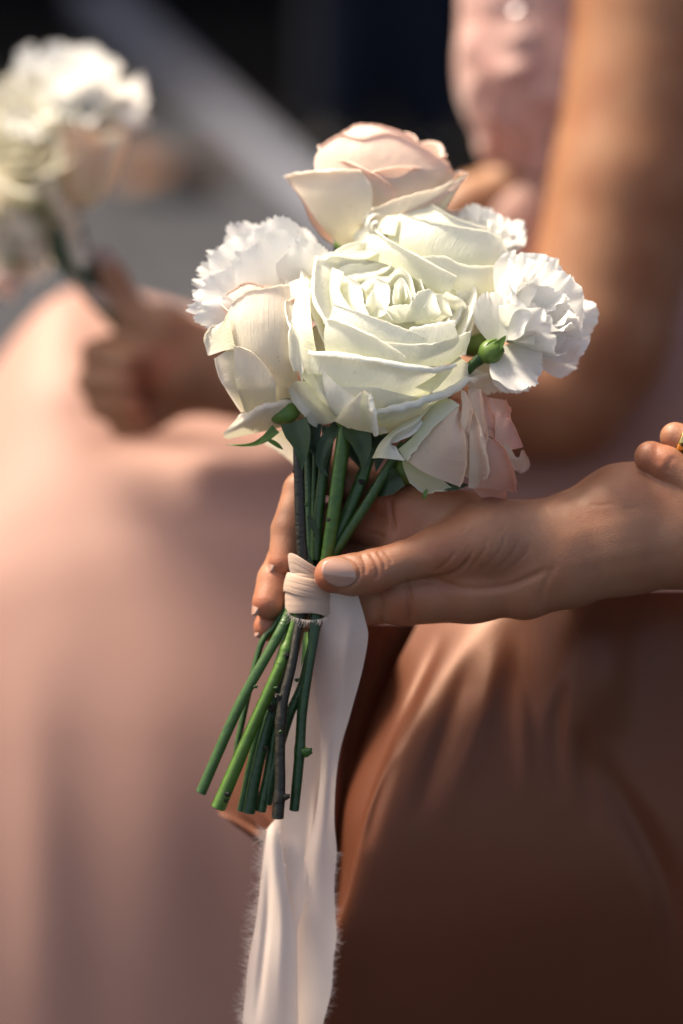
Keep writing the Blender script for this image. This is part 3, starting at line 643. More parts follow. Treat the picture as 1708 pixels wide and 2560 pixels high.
# ------------------------------------------------------------------ the woman sitting behind
def build_sitter():
    root = empty('person', P(1400, 2700, -2400), 'person in pink dress seated behind, blurred, holding a second bouquet', 'person')
    ch = [[(1690, -500, -2050, 240), (1660, 0, -2020, 222), (1585, 450, -2000, 202), (1480, 850, -1990, 186), (1410, 985, -1980, 160)],
          [(1410, 985, -1980, 160), (1150, 990, -1950, 150), (850, 970, -1920, 118), (600, 955, -1900, 96)]]
    pts = [(300, 560, -1700, 1), (560, 1250, -2250, 1), (1950, -700, -2300, 1), (150, 1200, -1700, 1)]
    C = np.array([toC(p[:3]) for p in pts]); lo = np.min(C, 0) - .02; hi = np.max(C, 0) + .02
    f = Field(lo, hi, .0034); k = PX * 1.33; T = f.new()
    for c in ch: f.chain(T, c, 40 * k)
    f.chain(T, [(600, 950, -1900, 92), (450, 930, -1890, 105), (390, 900, -1880, 90)], 30 * k)
    f.chain(T, [(560, 900, -1870, 70), (420, 830, -1840, 62), (345, 800, -1830, 50)], 24 * k)
    f.chain(T, [(380, 830, -1845, 52), (318, 775, -1840, 44), (282, 700, -1850, 40), (262, 660, -1858, 36)], 10 * k)
    A = T.copy()
    for a, b, c, r in (((400, 850), (235, 885), (330, 905), 48), ((400, 910), (225, 955), (330, 965), 46), ((410, 970), (250, 1018), (345, 1025), 43), ((420, 1020), (300, 1070), (370, 1070), 38)):
        H = f.new(); f.chain(H, [(*a, -1860, r + 4), (b[0] + 60, b[1] - 8, -1862, r * .98), (*b, -1838, r * .86), (*c, -1768, r * .74)], 6 * k)
        T = smin(T, smin(A, H, 7 * k), 1 * k)
    # far forearm resting across the lap
    B = f.new(); f.chain(B, [(1480, 500, -2330, 110), (1300, 470, -2310, 84), (1170, 520, -2280, 76), (1000, 640, -2240, 72)], 20 * k); T = smin(T, B, 3 * k)
    V, Q = keep_main(*f.mesh(T, 9))
    mesh('body', toW(V), Q, M['skin2'], root, col=blobs(V, [(365, 940, 60, (1.1, .7, .62)), (350, 1040, 50, (1.1, .72, .62)), (430, 880, 60, (1.05, .85, .8))]))
    for (x, y, z), s in (((258, 652, -1822), 1),):
        nail(root, toC((x, y, z)), (1, .2, .2), (-.3, 1, 0), 26 * k, 34 * k, 8 * k)
    # bodice with lace-like raised petals
    fF = cfield([[(1470, 420, -2420, 185), (1400, 200, -2330, 225), (1420, -150, -2330, 250), (1480, -500, -2350, 260)], [(1470, 420, -2420, 185), (1600, 800, -2520, 240)], [(1330, 130, -2270, 150), (1340, -20, -2260, 150)]], .006, .03)
    V, Q = fF[0].mesh(fF[1]); N = vnormals(V, Q); pp = Cpx(V); d = np.zeros(len(V)); r = np.random.default_rng(11)
    for q in range(46):
        x, y = r.uniform(1150, 1560), r.uniform(-120, 520); a = r.uniform(0, math.pi); L = r.uniform(50, 120)
        l = cr([(x, y), (x + L * .5 * math.cos(a) + r.uniform(-14, 14), y + L * .5 * math.sin(a)), (x + L * math.cos(a), y + L * math.sin(a))], 8)
        e, t = polydist(pp, l); d += r.uniform(7, 15) * np.exp(-(e / r.uniform(9, 16)) ** 2)
    V = V + N * (d * k)[:, None]
    bd = mesh('bodice', toW(V), Q, M['lace'], root)
    for x, y, s in ((1288, 22, 12), (1272, 14, 7), (1300, 34, 6)):
        i = np.argmin(np.abs(pp[:, 0] - x) + np.abs(pp[:, 1] - y) - 2 * (N[:, 2] > .3) * 40)
        c = V[i] + N[i] * .004; hv = nrm(np.array(SUN_C) + np.array([0, 0, 1.]) - np.array([.12, .1, 0])); e1 = nrm(np.cross(hv, (0, 1, .2))); e2 = np.cross(e1, hv); R = s * k
        ring = [c + hv * .0006] + [c + (e1 * math.cos(t) + e2 * math.sin(t)) * R for t in np.linspace(0, 2 * math.pi, 9)[:-1]]
        mesh('sequin', toW(np.array(ring)), [(0, 1 + j, 1 + (j + 1) % 8) for j in range(8)], M['sequin'], bd, smooth=False)
    # skirt: lap, knee and the long front falling to the ground
    rows = [
        [(-250, 1300, -2900), (-30, 930, -3000), (150, 735, -3050), (330, 735, -3050), (560, 790, -3000), (860, 800, -2900), (1130, 640, -2700), (1260, 500, -2560), (1420, 480, -2500), (1750, 560, -2550), (2200, 600, -2600)],
        [(-260, 1320, -2600), (-40, 960, -2580), (130, 760, -2560), (300, 780, -2540), (560, 850, -2500), (860, 830, -2380), (1110, 610, -2270), (1240, 500, -2200), (1400, 470, -2150), (1750, 640, -2330), (2200, 700, -2400)],
        [(-270, 1380, -2340), (-50, 1060, -2310), (120, 900, -2290), (300, 930, -2270), (560, 980, -2240), (860, 980, -2230), (1130, 830, -2180), (1290, 740, -2150), (1480, 720, -2150), (1750, 820, -2230), (2200, 860, -2300)],
        [(-280, 1480, -2150), (-50, 1230, -2090), (120, 1120, -2060), (300, 1125, -2040), (560, 1140, -2010), (860, 1150, -2010), (1130, 1120, -2030), (1300, 1110, -2060), (1500, 1100, -2080), (1750, 1110, -2100), (2200, 1150, -2200)],
        [(-290, 1560, -2040), (-60, 1380, -1950), (120, 1300, -1910), (300, 1290, -1890), (560, 1290, -1880), (860, 1300, -1890), (1130, 1300, -1930), (1320, 1290, -1970), (1520, 1280, -2010), (1750, 1290, -2050), (2200, 1330, -2150)],
        [(-300, 1700, -1960), (-60, 1560, -1850), (120, 1500, -1800), (300, 1480, -1780), (560, 1470, -1770), (860, 1480, -1790), (1130, 1500, -1850), (1330, 1500, -1900), (1530, 1500, -1960), (1750, 1500, -2010), (2200, 1530, -2120)],
        [(-300, 2000, -1900), (-60, 1900, -1770), (120, 1850, -1700), (300, 1850, -1670), (560, 1850, -1660), (860, 1850, -1690), (1130, 1850, -1760), (1340, 1850, -1830), (1540, 1850, -1900), (1750, 1850, -1960), (2200, 1850, -2080)],
        [(-300, 2500, -1890), (-60, 2350, -1760), (120, 2300, -1690), (300, 2300, -1655), (560, 2300, -1645), (860, 2300, -1680), (1130, 2300, -1750), (1350, 2300, -1820), (1550, 2300, -1890), (1750, 2300, -1960), (2200, 2300, -2080)],
        [(-320, 3050, -1960), (-70, 3050, -1850), (120, 3050, -1800), (300, 3050, -1770), (560, 3050, -1760), (860, 3050, -1790), (1130, 3050, -1850), (1350, 3050, -1910), (1550, 3050, -1960), (1750, 3050, -2020), (2200, 3050, -2120)]]
    folds = [([(70, 1560), (85, 1900), (110, 2300), (130, 2800)], 80, 14), ([(175, 1650), (210, 2000), (250, 2500), (270, 2900)], 100, -12), ([(330, 1640), (390, 2000), (420, 2500)], 100, 10), ([(520, 1750), (560, 2200), (580, 2700)], 90, -10), ([(-30, 1700), (0, 2100), (20, 2600)], 70, -10),
             ([(230, 1115), (450, 1125), (720, 1150)], 34, -34), ([(60, 1000), (240, 960), (430, 1000)], 60, 16), ([(300, 1330), (600, 1340), (800, 1400)], 60, 10)]
    sheet('skirt', rows, M['pinkdress'], root, 160, 200, folds, 0, 21)
# ------------------------------------------------------------------ flower builders
def axes(w):
    w = nrm(np.asarray(w, float)); e1 = nrm(np.cross((0, 1, .01) if abs(w[1]) < .9 else (0, .2, 1), w)); return e1, np.cross(w, e1), w
def cup_petal(fl, C, ax, th, half, R, top, base, mat, flare=.15, roll=(5, 120), tip=.08, spiral=.06, nu=22, nv=14, shape=.55, wav=.03, name='petal', sag=.2):
    """a curved petal of a bloom whose opening is centred at C (px) with axis ax; R, top, base in px along the axis"""
    e1, e2, w = axes(ax); u = np.linspace(-1, 1, nu)[None]; v = np.linspace(0, 1, nv)[:, None]
    rad = R * (.22 + .78 * np.sin(v * math.pi / 2) ** shape) + flare * R * np.clip(v - .55, 0, 1) ** 2 / .2
    rad = rad * (1 + spiral * u) * (1 + wav * np.sin(3 * u + RNG.random() * 6) * v)
    hw = half * (.55 + .45 * np.sin(np.minimum(v * 1.5, 1) * math.pi / 2))
    an = th + u * hw
    hgt = base + (top - base) * v * (1 - sag * np.abs(u) ** 3) + tip * R * v ** 3 * (1 - np.abs(u)) ** 1.5 + v ** 2 * RNG.uniform(-4, 4) * u
    p = (np.cos(an) * rad)[..., None] * e1 + (np.sin(an) * rad)[..., None] * e2 + np.broadcast_to(hgt, an.shape)[..., None] * w
    p = p + np.asarray(C, float) * np.array([1, -1, 1])
    G = p * np.array([1, -1, 1])
    G = toC(G)
    if roll:
        out = np.cos(th) * e1 + np.sin(th) * e2
        G = add_roll(G, roll[0], roll[1], out, 7)
    return grid_mesh(name, G, mat, fl.root)
def receptacle(bouquet, c, ax, r, ln, mat, name='rose'):
    """green hip under the bloom: the flower's own mesh"""
    e1, e2, w = axes(ax); prof = [(0, .05), (.1, .55), (.35, .95), (.62, 1.), (.85, .8), (1., .55), (1.0, .0)]
    G = []
    for h, q in cr(prof, 22): G.append([np.array(c) * (1, -1, 1) + (e1 * math.cos(t) + e2 * math.sin(t)) * max(q, .0) * r + w * h * ln for t in np.linspace(0, 2 * math.pi, 17)[:-1]])
    return grid_mesh(name, toC(np.array(G) * (1, -1, 1)), mat, bouquet, wrap=True)
def fan_petal(fl, base, d, nrmv, L, Wd, mat, ruf=10, frq=5, ser=.05, cup=.25, nu=56, nv=22, curl=0., ex=2.4, name='petal'):
    """ruffled fan: base (px, camera-handed), d direction, nrmv face normal, length and half width px"""
    d = nrm(np.asarray(d, float)); n = np.asarray(nrmv, float); n = nrm(n - d * (n @ d)); s = np.cross(n, d)
    u = np.linspace(-1, 1, nu)[None]; v = np.linspace(0, 1, nv)[:, None]
    a1, a2, a3 = RNG.random(3) * 6.3
    saw = (np.abs(wob(nu, 1, 6.3)) * 1.1 + np.abs(wob(nu, 1, 2.7)) * .7 + RNG.random(nu) ** 3 * .7)[None]
    ed = L * (1 - .16 * u ** 2 - .20 * np.abs(u) ** 5) * (1 + .05 * np.sin(4 * u + a1)) - ser * L * saw * np.clip((v - .82) / .18, 0, 1) ** 2
    wid = Wd * (.10 + .9 * np.sin(v * math.pi / 2) ** 1.15)
    th = u * .62
    x = np.sin(th) / math.sin(.62) * wid; y = v * ed * np.cos(th * .85)
    rz = ruf * v ** ex * (np.sin(frq * u + a1) + .5 * np.sin(2.1 * frq * u + a2) * v ** 1.5 + .42 * np.sin(4.3 * frq * u + a3) * v ** 6)
    h = cup * Wd * (u ** 2) * v + rz + curl * L * v ** 3
    x = x + .35 * ruf * v ** 3 * np.sin(1.7 * frq * u + a3)
    p = np.asarray(base, float) * (1, -1, 1) + x[..., None] * s + np.broadcast_to(y, x.shape)[..., None] * d + h[..., None] * n
    return grid_mesh(name, toC(p * (1, -1, 1)), mat, fl.root)
def ruffle_bloom(fl, c, ax, R, layers, mat, ruf=11, frq=5, ser=.05, skip=None):
    """layers: (count, tilt from axis in degrees, length factor, half-width factor)"""
    e1, e2, w = axes(ax)
    for n, tilt, lf, wf in layers:
        o = RNG.random() * 6.3
        for k in range(n):
            t = o + 2 * math.pi * k / n + RNG.uniform(-.2, .2); ti = math.radians(tilt + RNG.uniform(-9, 9))
            rd = e1 * math.cos(t) + e2 * math.sin(t)
            d = w * math.cos(ti) + rd * math.sin(ti); nn = w * math.sin(ti) - rd * math.cos(ti)
            if skip is not None and skip(d): continue
            b = np.array(c, float) + (rd * 5) * (1, -1, 1)
            fan_petal(fl, b, d, nn, R * lf * RNG.uniform(.92, 1.06), R * wf * RNG.uniform(.9, 1.1), mat, ruf, frq, ser, curl=-.12 if tilt > 55 else .02)
def tube(name, pts, mat, parent, rad, n=14, seg=40, cap=True, knobs=(), rough=.03, oval=1.):
    """stem through (px,py,z); rad px (number or list); knobs: (t, bump)"""
    c = toC(cr(pts, seg)); r = (np.full(seg, rad) if np.isscalar(rad) else cr(np.asarray(rad, float)[:, None], seg)[:, 0]) * PX
    r = r * (1 + wob(seg, rough, 3)); tt = np.linspace(0, 1, seg)
    for t, b in knobs: r = r * (1 + b * np.exp(-((tt - t) / .018) ** 2))
    T = nrm(np.gradient(c, axis=0)); up = np.array([0, 0, 1.]); e1 = nrm(np.cross(T, up)); e2 = np.cross(T, e1)
    a = np.linspace(0, 2 * math.pi, n + 1)[:-1]; ir = 1 + .05 * np.sin(3 * a + RNG.random() * 6)
    G = c[:, None] + r[:, None, None] * ir[None, :, None] * (np.cos(a)[None, :, None] * e1[:, None] + oval * np.sin(a)[None, :, None] * e2[:, None])
    V = G.reshape(-1, 3); F = grid_faces(seg, n, True).tolist()
    uu, vv = np.meshgrid(np.linspace(0, 1, n), np.linspace(0, 1, seg)); uv = np.stack([uu, vv], -1).reshape(-1, 2)
    o = mesh(name, toW(V), F, mat, parent, uv=uv)
    if cap:
        me = o.data
        E = [G[-1]]; cc = c[-1]
        V2 = np.concatenate([G[-1], cc + (G[-1] - cc) * .8 + T[-1] * r[-1] * .12, [cc + T[-1] * r[-1] * .10]])
        F2 = [(i, n + i, n + (i + 1) % n, (i + 1) % n) for i in range(n)] + [(n + i, 2 * n, n + (i + 1) % n) for i in range(n)]
        mesh('cut_end', toW(V2), F2, M['cut'], o, smooth=False)
    return o
def knob(parent, c, r, d, mat):
    """bud scar / thorn base on a stem"""
    d = nrm(np.asarray(d, float)); e1, e2, w = axes(d); G = []
    for h, q in ((-.6, .9), (0, 1), (.5, .82), (.9, .6), (1.1, .62), (1.15, .3), (1.0, .02)):
        G.append([toC(c) + (e1 * math.cos(t) * q + e2 * math.sin(t) * q + w * h) * r * PX * (1 + .12 * math.sin(3 * t)) for t in np.linspace(0, 2 * math.pi, 11)[:-1]])
    return grid_mesh('node', np.array(G), mat, parent, wrap=True)
def blade(name, pts, wd, mat, parent, nrmz=(0, 0, 1), fold=.25, nu=9, nv=24, twist=0., prof=None):
    """a leaf/sepal along pts (px,py,z) with half width wd px"""
    c = toC(cr(pts, nv)); T = nrm(np.gradient(c, axis=0)); n0 = np.asarray(nrmz, float); G = []
    for j in range(nv):
        t = j / (nv - 1); s = nrm(np.cross(T[j], n0)); n = np.cross(s, T[j])
        a = twist * t; s, n = s * math.cos(a) + n * math.sin(a), n * math.cos(a) - s * math.sin(a)
        hw = wd * PX * (math.sin(math.pi * (t * .86 + .12)) ** .9 if prof is None else float(np.interp(t, *prof)))
        G.append([c[j] + s * u * hw + n * (fold * abs(u) * hw + .05 * wd * PX * math.sin(9 * t + 3 * u)) for u in np.linspace(-1, 1, nu)])
    return grid_mesh(name, np.array(G), mat, parent)
def fringe(parent, edge, out, n, L, mat, seed):
    """torn threads along an edge (list of px points): a mass of fine hairs"""
    r = np.random.default_rng(seed); V = []; F = []; E = cr(edge, 200)
    tg = np.gradient(E[:, :2], axis=0); tg /= np.linalg.norm(tg, axis=1, keepdims=True)
    cl = np.abs(np.convolve(r.normal(0, 1, 260), np.ones(9) / 3, 'same'))[30:230]
    for q in range(n):
        t = r.random() * 198; i = int(t); p = E[i] + (E[i + 1] - E[i]) * (t - i); nn = np.array([tg[i, 1], -tg[i, 0]]) ; nn = nn if nn @ np.array(out) > 0 else -nn
        l = L * r.uniform(.35, 1.1) * (.45 + .8 * min(cl[i], 1.4)); a = r.normal(0, .5); d = nn * math.cos(a) + tg[i] * math.sin(a); w_ = r.uniform(.28, .5); sg = r.choice([-1, 1]); z = r.normal(0, 3)
        pr = []
        for k in range(5):
            f = k / 4; bend = d * l * f + tg[i] * sg * l * .28 * f * f; pr.append(p[:2] - nn * 2 + bend)
        b = len(V)
        for k in range(5):
            f = k / 4; ww = w_ * (1 - .7 * f); tt = tg[i] * ww
            for s in (-1, 1): V.append((*(pr[k] + s * tt), p[2] + z * f + 1.))
        for k in range(4): F.append((b + 2 * k, b + 2 * k + 1, b + 2 * k + 3, b + 2 * k + 2))
    o = mesh('fringe', toW(toC(np.array(V))), F, mat, parent); o['kind'] = 'stuff'; return o
# ------------------------------------------------------------------ the bouquet
def flower(bq, name, label, f, rc, ax, r, ln, mat='sepal'):
    f.root = receptacle(bq, rc, ax, r, ln, M[mat], name); f.root['label'] = label
    return f
def main_rose(bq):
    f = flower(bq, 'rose', 'large open white rose at the front', Flower(bq, 945, 860, 0, 238, 238, 195), (868, 1075, 20), (.2, .85, .4), 42, 60)
    C = (985, 752, 38); ax = (.08, .63, .77); W, WI = M['white'], M['white_in']
    d = math.radians
    # heart: tight spiral, then widening whorls (90 degrees is the far side)
    pz = lambda x, y: 34 - .12 * (x - 985) - .78 * (752 - y)
    def inner(rows, h, r, mat=WI, nu=30):
        keep = f.z; f.z = pz
        n = len(rows) - 1; rows = [[(q[0], q[1], 2.1 * h[0] - 24 + (2.1 * (h[1] - h[0]) + 24) * (i / n) ** .75) for q in row] for i, row in enumerate(rows)]
        f.patch(rows, mat, roll=(r, 120) if r else None, nu=nu, noise=.8); f.z = keep
    inner([Z3((800, 240), (870, 200), (960, 180), (1050, 160), (1120, 190), (1190, 280)), Z3((700, 130), (790, 115), (890, 110), (1020, 108), (1150, 165), (1240, 280)), Z3((642, 92), (740, 68), (870, 70), (955, 62), (1060, 82), (1180, 148), (1292, 268))], (-60, 4), 3, nu=44)
    inner([Z3((900, 270), (960, 230), (1030, 200), (1090, 200), (1150, 270)), Z3((840, 210), (920, 195), (1020, 165), (1110, 165), (1180, 262)), Z3((802, 188), (880, 178), (1000, 150), (1062, 104), (1150, 152), (1196, 262))], (-45, 10), 2.4, nu=40)
    inner([Z3((940, 310), (1000, 270), (1050, 255), (1110, 300)), Z3((868, 236), (935, 192), (1015, 196), (1060, 152), (1122, 188), (1152, 292))], (-25, 18), 2.2)
    inner([Z3((650, 440), (640, 270), (660, 120)), Z3((740, 420), (700, 270), (720, 140)), Z3((824, 364), (764, 262), (782, 168))], (-26, 10), 2.4)
    inner([Z3((820, 400), (760, 280), (780, 180)), Z3((870, 400), (820, 290), (800, 190)), Z3((918, 396), (888, 330), (868, 238), (806, 178))], (-8, 16), 2.2)
    inner([Z3((880, 400), (900, 330), (880, 250)), Z3((960, 400), (950, 330), (930, 250)), Z3((1000, 380), (1020, 300), (1010, 230), (950, 196))], (0, 20), 2)
    inner([Z3((888, 380), (950, 430), (1040, 440)), Z3((892, 340), (930, 265), (966, 312), (1034, 408))], (4, 24), 1.8)
    inner([Z3((1045, 350), (1065, 330), (1085, 310), (1105, 320), (1125, 340)), Z3((1040, 330), (1047, 252), (1075, 203), (1106, 236), (1132, 302))], (2, 26), 2)
    inner([Z3((1075, 340), (1085, 320), (1095, 330)), Z3((1062, 300), (1074, 240), (1095, 240), (1110, 300))], (8, 24), 1.6)
    inner([Z3((1020, 425), (1060, 430), (1095, 425)), Z3((998, 348), (1060, 338), (1124, 333))], (10, 26), 2)
    inner([Z3((1085, 425), (1150, 420), (1260, 410)), Z3((1118, 345), (1160, 278), (1240, 266), (1284, 372))], (6, 20), 2.4)
    inner([Z3((1150, 430), (1220, 430), (1310, 400)), Z3((1190, 350), (1250, 285), (1310, 300), (1345, 390))], (-8, 8), 2.6)
    for k in range(6): cup_petal(f, (990, 749, 32), ax, d(20 + 61 * k), .84, 110 + 7 * (k % 2), -34 + 6 * math.sin(k * 2.3), -130, WI, flare=.16, roll=(2.6, 120), spiral=.1, tip=.10)
    for k, t in enumerate((-12, 28, 70, 112, 150, 190)): cup_petal(f, (986, 750, 36), ax, d(t), .70, 146 + 9 * (k % 2), -26 + 5 * math.sin(k * 1.7), -150, WI, flare=.15, roll=(3, 120), spiral=.07, tip=.07)
    for k, t in enumerate((5, 50, 88, 130, 172)): cup_petal(f, C, ax, d(t), .66, 180 + 8 * (k % 2), -14 + 5 * math.sin(k * 2.1), -170, W, flare=.12, roll=(3.2, 120), spiral=.05, tip=.06)
    p = f.patch
    p([Z3((700, 430), (830, 480), (1000, 540), (1150, 580)), Z3((730, 335), (900, 392), (1060, 450), (1215, 512))], WI, lay=-12, roll=(3.2, 140), name='petal')
    p([Z3((1000, 600), (1150, 600), (1290, 560), (1380, 520)), Z3((1120, 462), (1230, 446), (1300, 434), (1352, 424))], WI, lay=-10, roll=(6, 150))
    p([Z3((1000, 640), (1150, 650), (1320, 640), (1410, 570)), Z3((985, 536), (1180, 546), (1320, 520), (1432, 476))], W, lay=-3, roll=(5, 130))
    p([Z3((690, 590), (850, 620), (1000, 640), (1090, 640)), Z3((680, 500), (820, 530), (970, 590), (1090, 625)), Z3((690, 418), (775, 432), (920, 497), (1098, 606))], W, lay=4, roll=(6.5, 150))
    p([Z3((800, 450, -190), (790, 320, -210), (800, 220, -210), (830, 150, -210)), Z3((735, 430, -80), (715, 310, -110), (720, 200, -110), (750, 120, -120)), Z3((692, 440), (628, 330), (622, 220), (642, 92))], W, lay=-4, roll=(7, 150))
    p([Z3((1160, 640, -100), (1240, 560, -190), (1250, 420, -230), (1200, 320, -230)), Z3((1330, 620, -40), (1370, 520, -80), (1360, 400, -100), (1270, 310, -110)), Z3((1410, 590), (1425, 490), (1442, 405), (1400, 330), (1305, 268))], W, lay=-22, roll=(4, 110))
    p([Z3((690, 520, -150), (690, 300, -180), (740, 150, -190)), Z3((630, 420, -60), (630, 250, -80), (650, 120, -90)), Z3((562, 400), (572, 250), (574, 108))], W, lay=-26, roll=(5, 130))
    p([Z3((720, 880), (660, 650), (620, 450), (600, 200)), Z3((640, 790), (585, 620), (570, 420), (572, 196)), Z3((545, 672), (530, 500), (520, 350), (508, 212))], W, lay=-4, roll=(11, 165))
    p([Z3((690, 820), (780, 930), (930, 930), (1100, 880), (1270, 760)), Z3((610, 660), (720, 760), (900, 775), (1100, 760), (1330, 690)), Z3((612, 585), (800, 600), (1000, 634), (1180, 664), (1352, 652))], W, lay=10, roll=(11, 185), nu=40)
    p([Z3((560, 690), (640, 690), (690, 690)), Z3((640, 800), (690, 790), (720, 800)), Z3((745, 925), (758, 900), (765, 870))], W, lay=8)
    p([Z3((880, 985), (980, 1000), (1080, 975), (1170, 930), (1250, 850)), Z3((890, 930), (1010, 915), (1130, 880), (1270, 820), (1430, 740)), Z3((925, 880), (1080, 848), (1250, 792), (1400, 722), (1510, 690))], W, lay=18, roll=(11, 190), nu=40)
    p([Z3((590, 730), (670, 830), (755, 925)), Z3((540, 728), (625, 840), (715, 945)), Z3((515, 745), (600, 862), (680, 955))], W, lay=18, roll=(12, 175))
    p([Z3((735, 935), (800, 965), (880, 985), (960, 985)), Z3((790, 860), (830, 890), (880, 910), (930, 930)), Z3((868, 790), (880, 780), (895, 778), (908, 786))], M['cream'], lay=44, noise=2)
    p([Z3((890, 985), (868, 880), (885, 790)), Z3((935, 995), (905, 890), (898, 785)), Z3((955, 990), (925, 885), (906, 788))], W, lay=54, roll=(11, 190), rolldir=(1, .2, .4))
    p([Z3((925, 985), (950, 1000), (980, 1005)), Z3((940, 960, 6), (975, 965, 9), (1005, 975, 4)), Z3((945, 985, 2), (980, 995, 4), (1008, 998))], W, lay=54, noise=0)
    p([Z3((1150, 760), (1250, 700), (1380, 600)), Z3((1250, 790), (1350, 740), (1430, 640)), Z3((1290, 785), (1400, 735), (1512, 690))], W, lay=8)
    # underside of the bloom down to the stem
    for t in (-150, -100, -50, 0, 50, 100, 150): cup_petal(f, (925, 890, 40), (.15, .82, .5), d(t), .7, 175, 0, -185, W, flare=0, roll=None, sag=.1)
    for k, (pts, wd) in enumerate([([(880, 1055, 60), (905, 1110, 75), (910, 1178, 70)], 34), ([(845, 1060, 50), (812, 1110, 62), (800, 1160, 58), (822, 1195, 60)], 17), ([(900, 1060, 40), (960, 1080, 30), (985, 1110, 20)], 20)]):
        blade('sepal', pts, wd, M['leaf'], f.root, prof=([0, .25, .6, 1], [.75, 1, .62, .02]), fold=.3)
def top_rose(bq):
    f = flower(bq, 'rose', 'blush and cream rose standing highest at the top', Flower(bq, 945, 464, -270, 205, 178, 130), (872, 644, -260), (.1, .95, .25), 40, 60)
    B, BC = M['blush'], M['blush_cream']; d = math.radians; ax = (.04, .95, .30)
    for k in range(3): cup_petal(f, (955, 352  , -285), ax, d(20 + 120 * k), 1.2, 30, 4, -120, B, flare=-.1, roll=(3, 100), spiral=.2)
    for k in range(4): cup_petal(f, (952, 356  , -285), ax, d(60 + 90 * k), 1.05, 72, 4, -150, B, flare=-.2, roll=(3.5, 110), spiral=.12)
    for k in range(5): cup_petal(f, (952, 362  , -285), ax, d(72 * k), .95, 122, 2 + 5 * math.sin(2 * k), -190, B, flare=-.22, roll=(4, 110), spiral=.1)
    for t in (10, 60, 110, 160, 200): cup_petal(f, (950, 390  , -285), ax, d(t), .8, 160, 5, -210, B, flare=-.05, roll=(6, 140), spiral=.08)
    p = f.patch
    p([[(840, 560), (930, 570), (1020, 550), (1070, 500)], [(795, 450), (925, 470), (1050, 450), (1112, 430)], [(786, 400), (900, 395), (1030, 400), (1112, 420)], [(800, 370), (850, 342), (905, 353), (965, 338), (1010, 350), (1062, 374), (1116, 412)]], B, lay=0, roll=(5, 110), nu=40, noise=2.5)
    p([[(830, 420), (940, 420), (1060, 430)], [(845, 360), (950, 350), (1050, 380)], [(848, 340), (896, 314), (950, 318), (1000, 332), (1052, 364)]], B, lay=-45, roll=(4, 110), noise=2)
    p([[(1040, 480), (1085, 470), (1130, 460)], [(1060, 400), (1100, 420), (1140, 440)], [(1085, 388), (1112, 402), (1128, 425), (1170, 432)]], B, lay=-30, roll=(4, 110))
    p([[(848, 612), (865, 618), (882, 612), (898, 600)], [(798, 560), (840, 568), (890, 562), (926, 540)], [(752, 490), (808, 490), (880, 488), (930, 470)], [(716, 446), (785, 436), (850, 434), (906, 432)]], BC, lay=24, roll=(10, 150), nu=34, noise=2.5)
    p([[(835, 612), (805, 590), (775, 550)], [(820, 560), (785, 530), (755, 500)], [(800, 500), (765, 470), (716, 446)]], M['pink'], lay=4)
    p([[(880, 612), (960, 610), (1040, 580), (1110, 530)], [(905, 565), (980, 555), (1070, 520), (1140, 480)], [(926, 530), (1000, 498), (1088, 474), (1170, 438)]], BC, lay=30, roll=(5, 120), nu=34, noise=2)
    p([[(960, 560), (1030, 560), (1100, 520)], [(1010, 530), (1075, 505), (1130, 470)], [(1090, 500), (1130, 470), (1168, 442)]], B, lay=36, roll=(4, 100))
    for k, pts in enumerate([[(880, 622, -220), (905, 634, -200), (920, 664, -190)], [(860, 627, -240), (835, 642, -220), (815, 662, -220)]]): blade('sepal', pts, 16, M['leaf'], f.root, prof=([0, .3, 1], [.8, 1, .05]))
def back_rose(bq):
    f = flower(bq, 'rose', 'white rose with pointed petals, behind and above the large open one', Flower(bq, 1090, 690, -165, 200, 205, 150), (1190, 890, -150), (-.2, .9, .3), 40, 60)
    W, WI = M['white'], M['white_in']; d = math.radians; ax = (-.1, .93, .34)
    for k in range(3): cup_petal(f, (1055, 560, -205), ax, d(20 + 120 * k), 1.2, 30, 0, -120, WI, flare=-.05, roll=(3, 110), spiral=.2)
    for k in range(5): cup_petal(f, (1062, 565, -210), ax, d(72 * k), .95, 80, 4, -160, WI, flare=.02, roll=(4, 120), spiral=.12)
    for t in (0, 45, 90, 135, 180, -50, -130): cup_petal(f, (1085, 590, -210), ax, d(t), .85, 140, 4, -220, W, flare=.0, roll=(5, 120), spiral=.08)
    p = f.patch
    p([Z2((360, 340), (560, 330), (760, 360), (900, 420)), Z2((345, 200), (520, 220), (720, 300), (890, 350)), Z2((342, 108), (462, 92), (570, 168), (700, 235), (872, 284))], W, lay=-38, roll=(5, 120), noise=2.5, nu=40)
    p([Z2((270, 420), (460, 480), (700, 500), (940, 500)), Z2((300, 290), (460, 350), (700, 400), (935, 450)), Z2((352, 194), (490, 238), (640, 264), (870, 305), (962, 412))], W, lay=-2, roll=(4.5, 120), nu=40, noise=2)
    p([Z2((330, 310), (345, 250), (350, 195)), Z2((270, 300), (265, 250), (290, 200)), Z2((232, 290), (218, 245), (250, 200))], W, lay=14, roll=(17, 220))
    p([Z2((560, 700), (700, 700), (850, 700), (950, 620)), Z2((480, 560), (620, 540), (760, 560), (940, 540)), Z2((462, 440), (600, 438), (720, 486), (930, 493))], W, lay=10, roll=(5, 140), nu=34)
    p([Z2((130, 450), (290, 470), (450, 560), (640, 660)), Z2((105, 350), (240, 370), (390, 450), (650, 600)), Z2((72, 248), (195, 280), (310, 362), (480, 448), (672, 548))], W, lay=26, roll=(7, 150), nu=34, noise=2)
    p([Z2((735, 930), (800, 930), (865, 880)), Z2((690, 760), (790, 770), (885, 740)), Z2((640, 640), (760, 600), (900, 580), (960, 500))], W, lay=-4)
    p([Z2((600, 820), (680, 840), (760, 860)), Z2((590, 700), (690, 690), (800, 700)), Z2((600, 610), (690, 620), (790, 640), (830, 700))], W, lay=6, roll=(4, 110))
